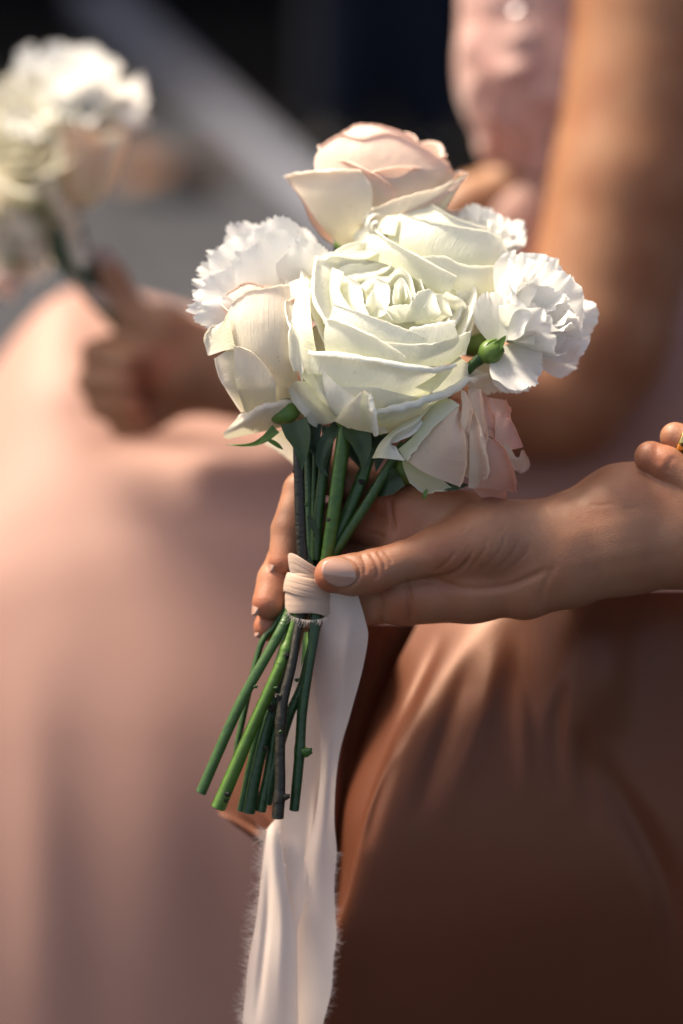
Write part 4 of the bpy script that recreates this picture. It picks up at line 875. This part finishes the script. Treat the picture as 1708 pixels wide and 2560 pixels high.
def left_rose(bq):
    f = flower(bq, 'rose', 'blush rose on the left with a long petal rolled outwards', Flower(bq, 650, 860, -25, 140, 178, 115), (720, 1060, 0), (-.25, .9, .3), 40, 60)
    B, BC = M['blush'], M['blush_cream']; d = math.radians; ax = (-.15, .92, .35)
    for k in range(4): cup_petal(f, (655, 730, -50), ax, d(90 * k), 1.0, 60, 2, -180, B, flare=-.05, roll=(4, 110), spiral=.14)
    for t in (20, 75, 130, 185): cup_petal(f, (655, 745, -50), ax, d(t), .9, 105, 4, -210, B, flare=.0, roll=(5, 110), spiral=.08)
    p = f.patch
    p([Z3((250, 345), (340, 330), (440, 320)), Z3((210, 310), (300, 275), (400, 275)), Z3((182, 286), (250, 242), (292, 228), (372, 248), (460, 240))], M['pinkpale'], lay=-16, roll=(4, 110))
    p([Z3((280, 895), (380, 905), (480, 880), (560, 820)), Z3((190, 660), (320, 670), (440, 660), (540, 650)), Z3((160, 450), (300, 450), (420, 440), (530, 430)), Z3((205, 335), (290, 275), (370, 262), (440, 245), (505, 236))], BC, lay=2, roll=(4.5, 100), nu=36, noise=2.5)
    p([Z3((225, 560), (200, 450), (190, 370)), Z3((165, 570), (140, 480), (160, 420)), Z3((96, 594), (84, 500), (122, 442))], M['cream'], lay=14, roll=(6, 120), noise=2)
    p([Z3((300, 890), (255, 780), (225, 660), (215, 560)), Z3((275, 890), (215, 775), (180, 670), (165, 580)), Z3((262, 886), (188, 770), (146, 690), (122, 606))], M['blush_cream'], lay=8, roll=(4, 110))
    p([Z3((270, 885), (340, 895), (440, 855)), Z3((225, 720), (325, 750), (432, 775)), Z3((215, 548), (300, 578), (382, 660), (430, 748))], BC, lay=20, roll=(4.5, 120), noise=2)
    p([Z3((185, 1028), (310, 1000), (450, 970), (600, 935)), Z3((163, 1000, 14), (290, 945, 24), (440, 915, 24), (590, 885, 20)), Z3((235, 915, 8), (340, 884, 10), (440, 862, 10), (552, 826, 8))], BC, lay=36, roll=(9, 130), rolldir=(0, .2, -1), noise=1.5, nu=34, label='long petal rolled into a tube')
    p([Z3((545, 900), (580, 900), (615, 925)), Z3((552, 940), (585, 945), (618, 955)), Z3((556, 972), (590, 962), (630, 980))], M['pink'], lay=44)
    p([Z3((520, 960), (450, 985), (400, 1000)), Z3((540, 1080), (470, 1050), (400, 1035)), Z3((545, 1180), (470, 1110), (366, 1046))], M['cream'], lay=-70)
    blade('sepal', [(735, 1055, 40), (752, 1110, 52), (756, 1178, 48)], 34, M['leaf'], f.root, prof=([0, .3, .6, 1], [1, .95, .55, .02]), fold=.35)
    blade('sepal', [(690, 1072, 30), (660, 1098, 36), (625, 1112, 34), (566, 1112, 20)], 13, M['sepal'], f.root, prof=([0, .25, .6, 1], [1, .8, .4, .05]))
    blade('sepal', [(665, 1096, 36), (690, 1110, 34), (708, 1124, 30)], 6, M['sepal'], f.root)
def low_rose(bq):
    f = flower(bq, 'rose', 'wilting pink rose facing down at the lower right', Flower(bq, 1110, 1110, -10, 205, 160, 125), (985, 1190, -20), (.75, .4, .3), 38, 60)
    K, KP, G = M['pink'], M['pinkpale'], M['green_petal']; d = math.radians; ax = (.80, -.35, .25)
    for k in range(4): cup_petal(f, (1190, 1110, -40), ax, d(90 * k), 1.0, 50, 0, -150, K, flare=0, roll=(4, 120), spiral=.14)
    for k in range(5): cup_petal(f, (1170, 1105, -40), ax, d(72 * k + 30), .9, 88, 4, -170, K, flare=.0, roll=(5, 120), spiral=.08)
    p = f.patch
    p([Z4((960, 560), (980, 420), (985, 290)), Z4((1060, 620), (1060, 450), (1050, 300)), Z4((1220, 690), (1160, 540), (1150, 420), (1130, 310))], K, lay=-16, roll=(6, 140), noise=2)
    p([Z4((1060, 620), (1060, 480), (1070, 390)), Z4((1150, 700), (1120, 560), (1110, 420)), Z4((1268, 690), (1200, 550), (1165, 470), (1172, 370))], K, lay=-4, roll=(5, 120), noise=2)
    p([Z4((1120, 640), (1190, 700), (1210, 760)), Z4((1160, 760), (1220, 790), (1250, 760)), Z4((1195, 850), (1255, 862), (1300, 805), (1262, 712))], KP, lay=0, roll=(6, 150))
    p([Z4((880, 1000), (1000, 940), (1120, 940)), Z4((930, 1060), (1050, 1060), (1140, 1020)), Z4((985, 1105), (1085, 1142), (1135, 1135), (1142, 1030))], K, lay=-10, roll=(4, 110))
    p([Z4((890, 1000), (960, 850), (980, 700), (970, 560)), Z4((1010, 1010), (1050, 880), (1050, 760), (1010, 600)), Z4((1205, 1035), (1180, 900), (1130, 745), (1040, 620))], K, lay=20, roll=(8, 150), noise=2, nu=34)
    p([Z4((930, 480), (900, 350), (880, 230)), Z4((1010, 520), (970, 380), (940, 230)), Z4((1080, 560), (1010, 420), (980, 260))], K, lay=-14, roll=(5, 120))
    p([Z4((800, 900), (810, 700), (830, 480), (850, 230)), Z4((870, 930), (880, 740), (890, 480), (880, 220)), Z4((900, 900), (955, 760), (965, 610), (925, 230))], KP, lay=22, roll=(8, 160))
    p([Z4((850, 1005), (860, 800), (860, 600), (850, 400)), Z4((910, 1000), (920, 830), (890, 620), (858, 390)), Z4((955, 930), (962, 830), (930, 640), (868, 390))], KP, lay=44, roll=(11, 190))
    p([Z4((790, 480), (800, 370), (790, 230)), Z4((820, 560), (840, 440), (830, 250)), Z4((830, 590), (860, 460), (850, 300))], KP, lay=36, roll=(6, 150))
    p([Z4((370, 790), (480, 660), (600, 500), (770, 350)), Z4((520, 890), (600, 780), (690, 600), (778, 400)), Z4((770, 990), (812, 860), (822, 700), (792, 560), (778, 400))], KP, lay=24, roll=(7, 150), nu=40, noise=4)
    p([Z4((560, 820), (450, 810), (330, 790)), Z4((640, 930), (490, 950), (350, 870)), Z4((740, 1015), (610, 1018), (510, 1035), (385, 955))], G, lay=4, roll=(3, 90), noise=2)
    p([Z4((300, 700), (430, 580), (560, 350), (640, 290)), Z4((330, 750), (450, 630), (570, 440), (720, 310)), Z4((365, 792), (450, 682), (580, 520), (780, 350))], G, lay=28, roll=(3, 80), noise=1.5)
    p([Z4((95, 770), (165, 640), (300, 520), (480, 420), (575, 300)), Z4((180, 770, 16), (215, 660, 22), (290, 570, 20), (450, 480, 14), (560, 350, 6)), Z4((350, 792), (265, 700), (235, 640), (395, 570), (515, 420))], M['white'], lay=36, roll=(5, 130), noise=1.5, nu=34)
    blade('sepal', [(1095, 1215, 70), (1130, 1215, 85), (1170, 1212, 80)], 12, M['leaf'], f.root)
    blade('sepal', [(1000, 1190, 40), (950, 1220, 20), (915, 1240, 0)], 30, M['leaf'], f.root, prof=([0, .3, 1], [.9, 1, .1]))
    blade('sepal', [(1068, 1222, 72), (1062, 1238, 74), (1060, 1250, 70)], 5, M['sepal'], f.root)
def ruffles(bq):
    W = M['ruffle']
    f = flower(bq, 'lisianthus', 'frilled white bloom on the left, seen from the side', Flower(bq, 640, 660, -60, 150, 150, 100), (745, 790, -90), (-.7, .6, .1), 30, 50)
    for bx, by, bz, dx, dy, dz, L, Wd, ru, fq, se in [
            (735, 770, -120, -.95, .55, -.35, 262, 92, 15, 6, .07), (735, 760, -120, -.62, .85, -.3, 262, 95, 12, 6, .06), (735, 755, -125, -.2, 1, -.3, 228, 86, 11, 6, .05),
            (735, 770, -92, -.98, .38, -.05, 284, 84, 17, 6.5, .08), (738, 765, -92, -.78, .68, -.05, 258, 92, 13, 6, .06), (738, 760, -95, -.34, .95, -.05, 232, 88, 10, 5, .05),
            (735, 775, -66, -1, .12, .18, 280, 86, 15, 6, .08), (738, 770, -66, -.86, .52, .2, 215, 88, 9, 5, .04), (740, 765, -62, -.5, .86, .2, 205, 96, 8, 5, .04), (742, 760, -70, .22, .98, .1, 172, 60, 7, 5, .03), (745, 765, -60, .0, .95, .2, 150, 58, 7, 5, .03),
            (735, 780, -50, -.97, -.06, .2, 252, 66, 12, 6, .07)]:
        fan_petal(f, (bx, by, bz), (dx, dy, dz), (.1, .15, 1), L, Wd * 1.1, W, ru * .6, fq * .6, se * .85, cup=-.12, ex=3.2)
    f = flower(bq, 'lisianthus', 'frilled white bloom on the right with a green calyx', Flower(bq, 1370, 780, -10, 150, 180, 120), (1198, 898, 44), (.80, .52, .15), 30, 66, 'sepal')
    ruffle_bloom(f, (1262, 846, 5), (.74, .48, .46), 240, [(4, 10, .86, .40), (5, 30, .95, .48), (6, 52, 1.0, .52), (6, 72, 1.0, .52)], W, 18, 4.2, .022, lambda d: d[0] < .02 or d[1] < -.38)
    fan_petal(f, (1236, 868, 24), (.62, -.55, .3), (.3, .3, .9), 150, 80, W, 8, 5, .04)
    fan_petal(f, (1215, 868, -30), (.28, -.95, -.1), (.1, .1, 1), 128, 78, M['ruffle_warm'], 7, 4, .04)
    fan_petal(f, (1250, 880, -20), (.55, -.85, -.05), (.1, .1, 1), 118, 62, W, 7, 4, .04)
    fan_petal(f, (1240, 872, 34), (.05, .9, .25), (-.5, .1, .85), 150, 70, W, 9, 5, .03)
    for a in (-.5, .3): blade('sepal', [(1212, 888, 62), (1236 + 20 * a, 868, 70), (1256 + 30 * a, 842 - 10 * a, 66)], 12, M['sepal'], f.root)
    f = flower(bq, 'lisianthus', 'frilled white bloom peeking out at the back', Flower(bq, 1210, 560, -270, 80, 80, 60), (1180, 690, -270), (.2, .9, 0), 26, 40)
    ruffle_bloom(f, (1190, 670, -270), (.25, .95, .1), 165, [(4, 15, .9, .4), (5, 42, 1, .46)], W, 9, 5, .05)
    fan_petal(f, (1190, 670, -250), (.1, 1, .1), (0, 0, 1), 165, 78, W, 9, 5.5, .05)
def stems(bq):
    S, L, D = M['stem'], M['stem_light'], M['stem_dark']
    T = lambda pts, r, m, **k: tube('stem', pts, m, bq, r, **k)
    # above the binding
    T([(744, 1060, 20), (748, 1200, 36), (752, 1330, 40), (762, 1450, 36)], 13.5, D, cap=False)
    T([(868, 1040, 40), (855, 1120, 52), (838, 1250, 52), (818, 1385, 44), (800, 1470, 30)], [19, 17.5, 16.5, 15.5, 14], L, cap=False, knobs=((.83, .12),))
    T([(1010, 1110, 20), (975, 1162, 28), (915, 1262, 34), (850, 1360, 34), (800, 1450, 20)], 12.5, S, cap=False)
    T([(930, 1120, 10), (905, 1195, 14), (870, 1280, 18), (830, 1375, 18), (790, 1460, 10)], 15, S, cap=False, knobs=((.25, .2),))
    T([(812, 1100, 0), (806, 1200, 10), (796, 1290, 14), (790, 1400, 14)], 12, S, cap=False)
    T([(790, 1090, -20), (786, 1200, -14), (784, 1300, -10), (780, 1420, 0)], 6, S, cap=False)
    T([(830, 1080, -30), (812, 1200, -24), (800, 1300, -20), (778, 1430, -8)], 8, S, cap=False)
    T([(960, 1060, -40), (900, 1200, -30), (850, 1320, -20), (800, 1440, -6)], 12, S, cap=False)
    T([(770, 1060, -40), (772, 1200, -30), (774, 1320, -20), (780, 1440, -10)], 11, S, cap=False)
    T([(1165, 925, -20), (1120, 985, -40), (1020, 1110, -30), (900, 1290, -10), (800, 1440, 0)], 10, S, cap=False)
    T([(1206, 892, 48), (1178, 915, 40), (1146, 950, 20), (1110, 985, -10)], [15, 13, 12, 11], S, cap=False)
    T([(875, 644, -260), (880, 800, -220), (880, 1000, -110), (850, 1200, -50), (800, 1440, -20)], 13, S, cap=False)
    T([(740, 790, -90), (770, 950, -90), (790, 1150, -60), (790, 1440, -20)], 11, S, cap=False)
    T([(985, 1190, -20), (940, 1230, -20), (880, 1310, -10), (810, 1430, 0)], 12, S, cap=False)
    # below the binding: each stem with its own cut end
    a = T([(764, 1440, 10), (724, 1530, 18), (690, 1600, 34), (600, 1762, 40), (503, 1982, 30)], [12, 12, 12.5, 13, 13.5], S)
    a = T([(776, 1440, 8), (735, 1560, 24), (709, 1643, 46), (690, 1690, 48), (626, 1830, 46), (545, 2020, 40)], [13, 13, 14, 15, 15.5, 18.5], L, knobs=((.34, .22), (.355, .1)))
    knob(a, (566, 1985, 52), 9, (.8, .1, .5), D); knob(a, (560, 2000, 50), 8, (.9, -.2, .3), D); knob(a, (714, 1640, 52), 9, (.4, .6, .6), D)
    a = T([(770, 1440, 0), (715, 1620, 10), (690, 1740, 16), (664, 1830, 20), (640, 1930, 22), (621, 2032, 20)], [12, 12, 13, 14, 15, 16], S, knobs=((.52, .15),))
    knob(a, (680, 1770, 30), 12, (.2, .4, .9), D)
    T([(760, 1460, -10), (700, 1640, -8), (640, 1850, 2), (601, 2028, 10)], 9, S)
    a = T([(785, 1440, -6), (740, 1620, -4), (695, 1790, 4), (672, 1930, 8), (652, 2028, 8)], [11, 11, 12, 13, 14], S, knobs=((.9, .12),))
    a = T([(775, 1440, 16), (749, 1550, 30), (728, 1666, 58), (706, 1765, 66), (700, 1865, 64), (700, 1960, 62), (694, 2045, 58)], [12, 12, 12, 13, 13, 13.5, 15], D, knobs=((.56, .2), (.9, .15)))
    knob(a, (714, 1992, 66), 9, (1, .25, .2), D); knob(a, (697, 1742, 74), 9, (-.6, .4, .6), D)
    a = T([(802, 1440, 10), (790, 1560, 26), (770, 1680, 40), (756, 1780, 42), (749, 1890, 40), (736, 2026, 34)], [12, 12.5, 13, 13, 13, 12.5], S, knobs=((.78, .14),))
    knob(a, (765, 1880, 50), 13, (.9, .25, .3), L)
    T([(800, 1440, 10), (780, 1600, 30), (757, 1710, 34), (722, 1790, 28), (690, 1900, 14), (668, 2010, 6)], 12.5, S)
    T([(750, 1440, -20), (690, 1560, -20), (650, 1620, -14), (600, 1830, -6), (590, 1900, -4)], 8, S)
    T([(770, 1440, -20), (720, 1600, -20), (690, 1700, -20), (655, 1860, -14)], 9, S)
    th = T([(752, 1400, 30), (751, 1402, 31), (750, 1404, 32)], 3, D, cap=False)
    for x, y, z, r, dx in ((739, 1180, 34, 6, -1), (764, 1262, 44, 5, 1), (848, 1215, 58, 5, .8), (822, 1300, 60, 6, .3), (905, 1205, 26, 8, -.4), (640, 1716, 50, 5, -.9), (690, 1720, 62, 5, .9), (742, 1700, 54, 5, .8), (702, 1830, 78, 5, -.2), (664, 1870, 34, 6, -.6), (540, 1900, 44, 4, -.8)): knob(th, (x, y, z), r, (dx, .35, .5), D if r > 5 else S)
    # leaves and stubs among the stems
    lf = [([(812, 1065, 30), (818, 1110, 44), (808, 1160, 44), (800, 1185, 40)], 14, 'leaf'), ([(800, 1060, 20), (792, 1110, 30), (806, 1150, 36), (822, 1195, 40)], 10, 'leaf'),
          ([(770, 1050, 10), (782, 1110, 20), (796, 1150, 26)], 22, 'leaf'), ([(930, 1070, 0), (950, 1120, 10), (940, 1180, 14)], 26, 'leaf'), ([(772, 1290, 20), (786, 1320, 28), (800, 1360, 30)], 9, 'leaf'),
          ([(766, 1580, 60), (762, 1620, 66), (752, 1670, 64)], 7, 'sepal'), ([(860, 1050, -30), (880, 1110, -40), (900, 1170, -40)], 34, 'leaf'), ([(1000, 1120, -40), (1000, 1180, -50), (960, 1230, -50)], 34, 'leaf'), ([(765, 1380, 40), (775, 1400, 46), (785, 1412, 44)], 7, 'leaf')]
    for pts, wd, m in lf: blade('leaf', pts, wd, M[m], bq, prof=([0, .3, .65, 1], [.5, 1, .6, .03]), fold=.25)
def ribbon(bq):
    # binding: three overlapping turns of torn silk
    def turn(name, c0, c1, rx, rz, tl, seed, pl=1.6, par=None):
        r = np.random.default_rng(seed); nv, nu = 26, 110; a = np.linspace(0, 2 * math.pi, nu + 1)[:-1]; G = np.zeros((nv, nu, 3))
        for j, v in enumerate(np.linspace(0, 1, nv)):
            c = np.array(c0) * (1 - v) + np.array(c1) * v
            bul = 1 + .07 * math.sin(math.pi * v) ** .5
            for_ = sum(pl * math.sin(v * f * 6.28 + 1.2 * np.sin(1) + p) for f, p in ((2.3, 1), (4.1, 2), (6.7, 4)))
            wav = np.sum([pl * .5 * np.sin((1 + k) * a + 9 * v * (1 + .3 * k) + r.random() * .3 + k) for k in range(3)], 0)
            R = bul + (for_ + wav) / rx
            G[j, :, 0] = c[0] + rx * R * np.cos(a); G[j, :, 2] = c[2] + rz * R * np.sin(a)
            G[j, :, 1] = c[1] + tl * np.cos(a) - 6 * np.sin(a) + 2.5 * np.sin(3 * a + seed) * (v if v > .5 else 1 - v)
        return grid_mesh(name, toC(G), M['wrap'], par or bq, wrap=True)
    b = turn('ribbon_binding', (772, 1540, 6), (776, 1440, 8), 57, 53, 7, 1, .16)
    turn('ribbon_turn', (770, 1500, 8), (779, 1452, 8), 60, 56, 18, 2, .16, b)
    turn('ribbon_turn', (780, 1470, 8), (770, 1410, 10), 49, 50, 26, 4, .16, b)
    fringe(b, [(716, 1530, 24), (735, 1545, 50), (772, 1552, 60), (808, 1548, 50), (828, 1536, 30)], (0, 1), 190, 15, M['ribbon'], 3)
    # tails
    def tail(rows, fold, edges, seed, label):
        G = sheet('ribbon_tail', rows, M['ribbon'], bq, 60, 160, fold, 2.5, seed); G['label'] = label
        for k, (e, o, n, L) in enumerate(edges): fringe(G, e, o, n, L, M['ribbon'], seed * 10 + k)
    right = [(896, 1490, 34), (916, 1560, 22), (920, 1600, 12), (905, 1680, -12), (886, 1750, -30), (872, 1800, -44), (852, 1870, -50), (840, 1950, -58), (836, 2050, -64), (842, 2130, -66), (836, 2200, -68), (838, 2280, -70), (842, 2340, -70), (834, 2400, -72), (828, 2480, -74), (800, 2600, -76), (790, 2750, -80)]
    mid = [(862, 1484, 44), (862, 1560, 34), (858, 1620, 22), (852, 1680, 2), (846, 1750, -16), (842, 1800, -32), (828, 1870, -40), (820, 1950, -48), (812, 2050, -56), (800, 2130, -62), (790, 2200, -68), (785, 2280, -74), (790, 2340, -80), (790, 2400, -84), (785, 2480, -86), (765, 2600, -86), (755, 2750, -88)]
    left = [(826, 1480, 46), (806, 1560, 22), (790, 1620, -6), (785, 1680, -24), (790, 1750, -40), (798, 1800, -46), (802, 1870, -50), (800, 1950, -56), (786, 2050, -64), (765, 2130, -74), (748, 2200, -86), (735, 2280, -96), (732, 2340, -100), (735, 2400, -102), (735, 2480, -104), (725, 2600, -104), (715, 2750, -104)]
    tail([list(x) for x in zip(left, mid, right)], [([(880, 1540), (862, 1640), (856, 1760)], 14, 7)], [(right[9:], (1, 0), 460, 16), (left[3:8], (-1, 0), 160, 10)], 5, 'ribbon tail curling down on the right')
    l2 = [(752, 1520, -70), (742, 1650, -76), (715, 1780, -84), (700, 1900, -86), (692, 2000, -84), (686, 2080, -80), (702, 2140, -74), (716, 2250, -68), (726, 2320, -64), (732, 2400, -62), (738, 2500, -60), (742, 2600, -60), (745, 2750, -60)]
    m2 = [(790, 1520, -80), (775, 1650, -86), (765, 1780, -92), (758, 1900, -92), (750, 2000, -88), (752, 2080, -82), (748, 2140, -76), (742, 2250, -70), (736, 2320, -65), (738, 2400, -63), (741, 2500, -61), (744, 2600, -61), (747, 2750, -61)]
    r2 = [(815, 1520, -70), (808, 1650, -80), (822, 1780, -92), (820, 1900, -94), (818, 2000, -92), (812, 2080, -88), (796, 2140, -84), (765, 2250, -74), (745, 2320, -66), (744, 2400, -64), (745, 2500, -62), (747, 2600, -62), (749, 2750, -62)]
    tail([list(x) for x in zip(l2, m2, r2)], [([(790, 1950), (780, 2100), (755, 2300)], 9, 5)], [], 7, 'smooth white ribbon tail behind the stems')
    r3 = [(700, 2040, -74), (704, 2090, -66), (712, 2160, -60), (722, 2240, -54), (738, 2320, -50), (738, 2400, -48), (736, 2480, -48), (741, 2580, -48), (742, 2750, -48)]
    m3 = [(682, 2055, -74), (682, 2095, -62), (684, 2160, -52), (690, 2240, -46), (698, 2320, -42), (690, 2400, -40), (680, 2480, -40), (672, 2580, -40), (670, 2750, -40)]
    l3 = [(666, 2075, -78), (662, 2100, -74), (656, 2160, -70), (648, 2240, -66), (637, 2320, -62), (622, 2400, -60), (614, 2480, -60), (605, 2580, -60), (600, 2750, -60)]
    tail([list(x) for x in zip(l3, m3, r3)], [([(672, 2120), (668, 2300), (640, 2560)], 10, -7), ([(700, 2200), (705, 2350), (700, 2600)], 16, 6)], [(l3, (-1, 0), 700, 24), ([(q[0] - 2, q[1], q[2] + 2) for q in r3[:4]], (1, -.2), 200, 16), (r3[5:], (1, 0), 110, 9)], 9, 'fuzzy torn ribbon tail hanging on the left')
def build_bouquet():
    bq = empty('bouquet', P(772, 1500, 0), 'hand-tied bouquet of white, cream and blush roses and frilled blooms held in front, in focus', 'bouquet', 'bridesmaid bouquets')
    main_rose(bq); top_rose(bq); back_rose(bq); left_rose(bq); low_rose(bq); ruffles(bq); stems(bq); ribbon(bq)
def build_far_bouquet():
    z = -1850
    bq = empty('bouquet', P(215, 720, z), 'blurred bouquet of cream and white blooms held in the seated woman\'s hand behind', 'bouquet', 'bridesmaid bouquets')
    d = math.radians
    f = flower(bq, 'lisianthus', 'frilled white bloom at the top', Flower(bq, 170, 180, z, 170, 140, 100), (190, 350, z), (-.1, .95, .2), 34, 60)
    ruffle_bloom(f, (185, 320, z), (-.10, .92, .38), 225, [(5, 14, .9, .4), (6, 36, 1, .44), (6, 60, .95, .46)], M['ruffle'], 14, 5, .04)
    fan_petal(f, (240, 285, z + 60), (.95, -.05, .1), (.1, .3, .9), 135, 48, M['ruffle_warm'], 10, 4, .03)
    f = flower(bq, 'rose', 'cream rose at the left edge', Flower(bq, 30, 310, z + 60, 130, 130, 100), (90, 450, z), (-.4, .8, .4), 34, 60)
    for n, R in ((3, 30), (5, 66), (6, 104), (6, 140)):
        for k in range(n): cup_petal(f, (40, 330, z + 130), (-.15, .5, .85), d(360 * k / n + R), 3.4 / n, R, 0, -110, M['cream'], flare=.15, roll=(5, 130), spiral=.1)
    f = flower(bq, 'rose', 'peach bud hanging under the frilled bloom', Flower(bq, 215, 400, z + 30, 95, 120, 80), (205, 515, z + 10), (.05, .95, .1), 28, 46)
    for k in range(5): cup_petal(f, (222, 325, z + 130), (.15, .95, .1), d(72 * k), .95, 82, 0, -195, M['peach'] if k % 2 else M['cream'], flare=.05, roll=(6, 120), spiral=.12)
    f = flower(bq, 'lisianthus', 'frilled cream bloom low on the left', Flower(bq, 60, 570, z + 40, 110, 140, 80), (135, 520, z), (-.7, -.3, .3), 28, 46)
    ruffle_bloom(f, (100, 520, z), (-.62, -.55, .45), 195, [(4, 14, .9, .4), (6, 42, 1, .46), (5, 66, 1, .46)], M['ruffle_warm'], 11, 5, .03)
    f = flower(bq, 'rose', 'small peach bud at the lower left edge', Flower(bq, 5, 690, z + 20, 60, 60, 50), (40, 640, z), (-.5, -.7, .2), 22, 36)
    for k in range(4): cup_petal(f, (0, 720, z + 20), (-.5, -.7, .3), d(90 * k), 1., 34, 0, -80, M['blush'], roll=(4, 120), spiral=.1)
    for k in range(9):
        o, q = RNG.uniform(-34, 34), RNG.uniform(-26, 26)
        tube('stem', [(150 + o, 470, z + q), (185 + o * .8, 600, z + q), (225 + o * .6, 720, z + q * .8), (300 + o * .4, 815, z + 6 + q * .5), (345 - o * .2, 900, z + 10)], M['stem'] if k % 3 else M['stem_dark'], bq, [17, 17, 16, 13, 10], n=10, seg=24)
    for pts in ([(180, 490, z + 60), (210, 470, z + 80), (250, 480, z + 60)], [(140, 560, z + 60), (150, 640, z + 70), (190, 700, z + 50)]): blade('leaf', pts, 32, M['leaf'], bq)
    a = np.linspace(0, 2 * math.pi, 33)[:-1]; G = []
    for v in np.linspace(0, 1, 12): G.append([(215 + 62 * v + 46 * math.cos(t), 715 + 60 * v + 14 * math.cos(t), z + 4 + 44 * math.sin(t) * (1 + .06 * math.sin(9 * v))) for t in a])
    grid_mesh('ribbon_binding', toC(np.array(G)), M['wrap'], bq, wrap=True)

build_setting(); build_passerby()
build_sitter(); build_far_bouquet()
build_holder(); build_bouquet()
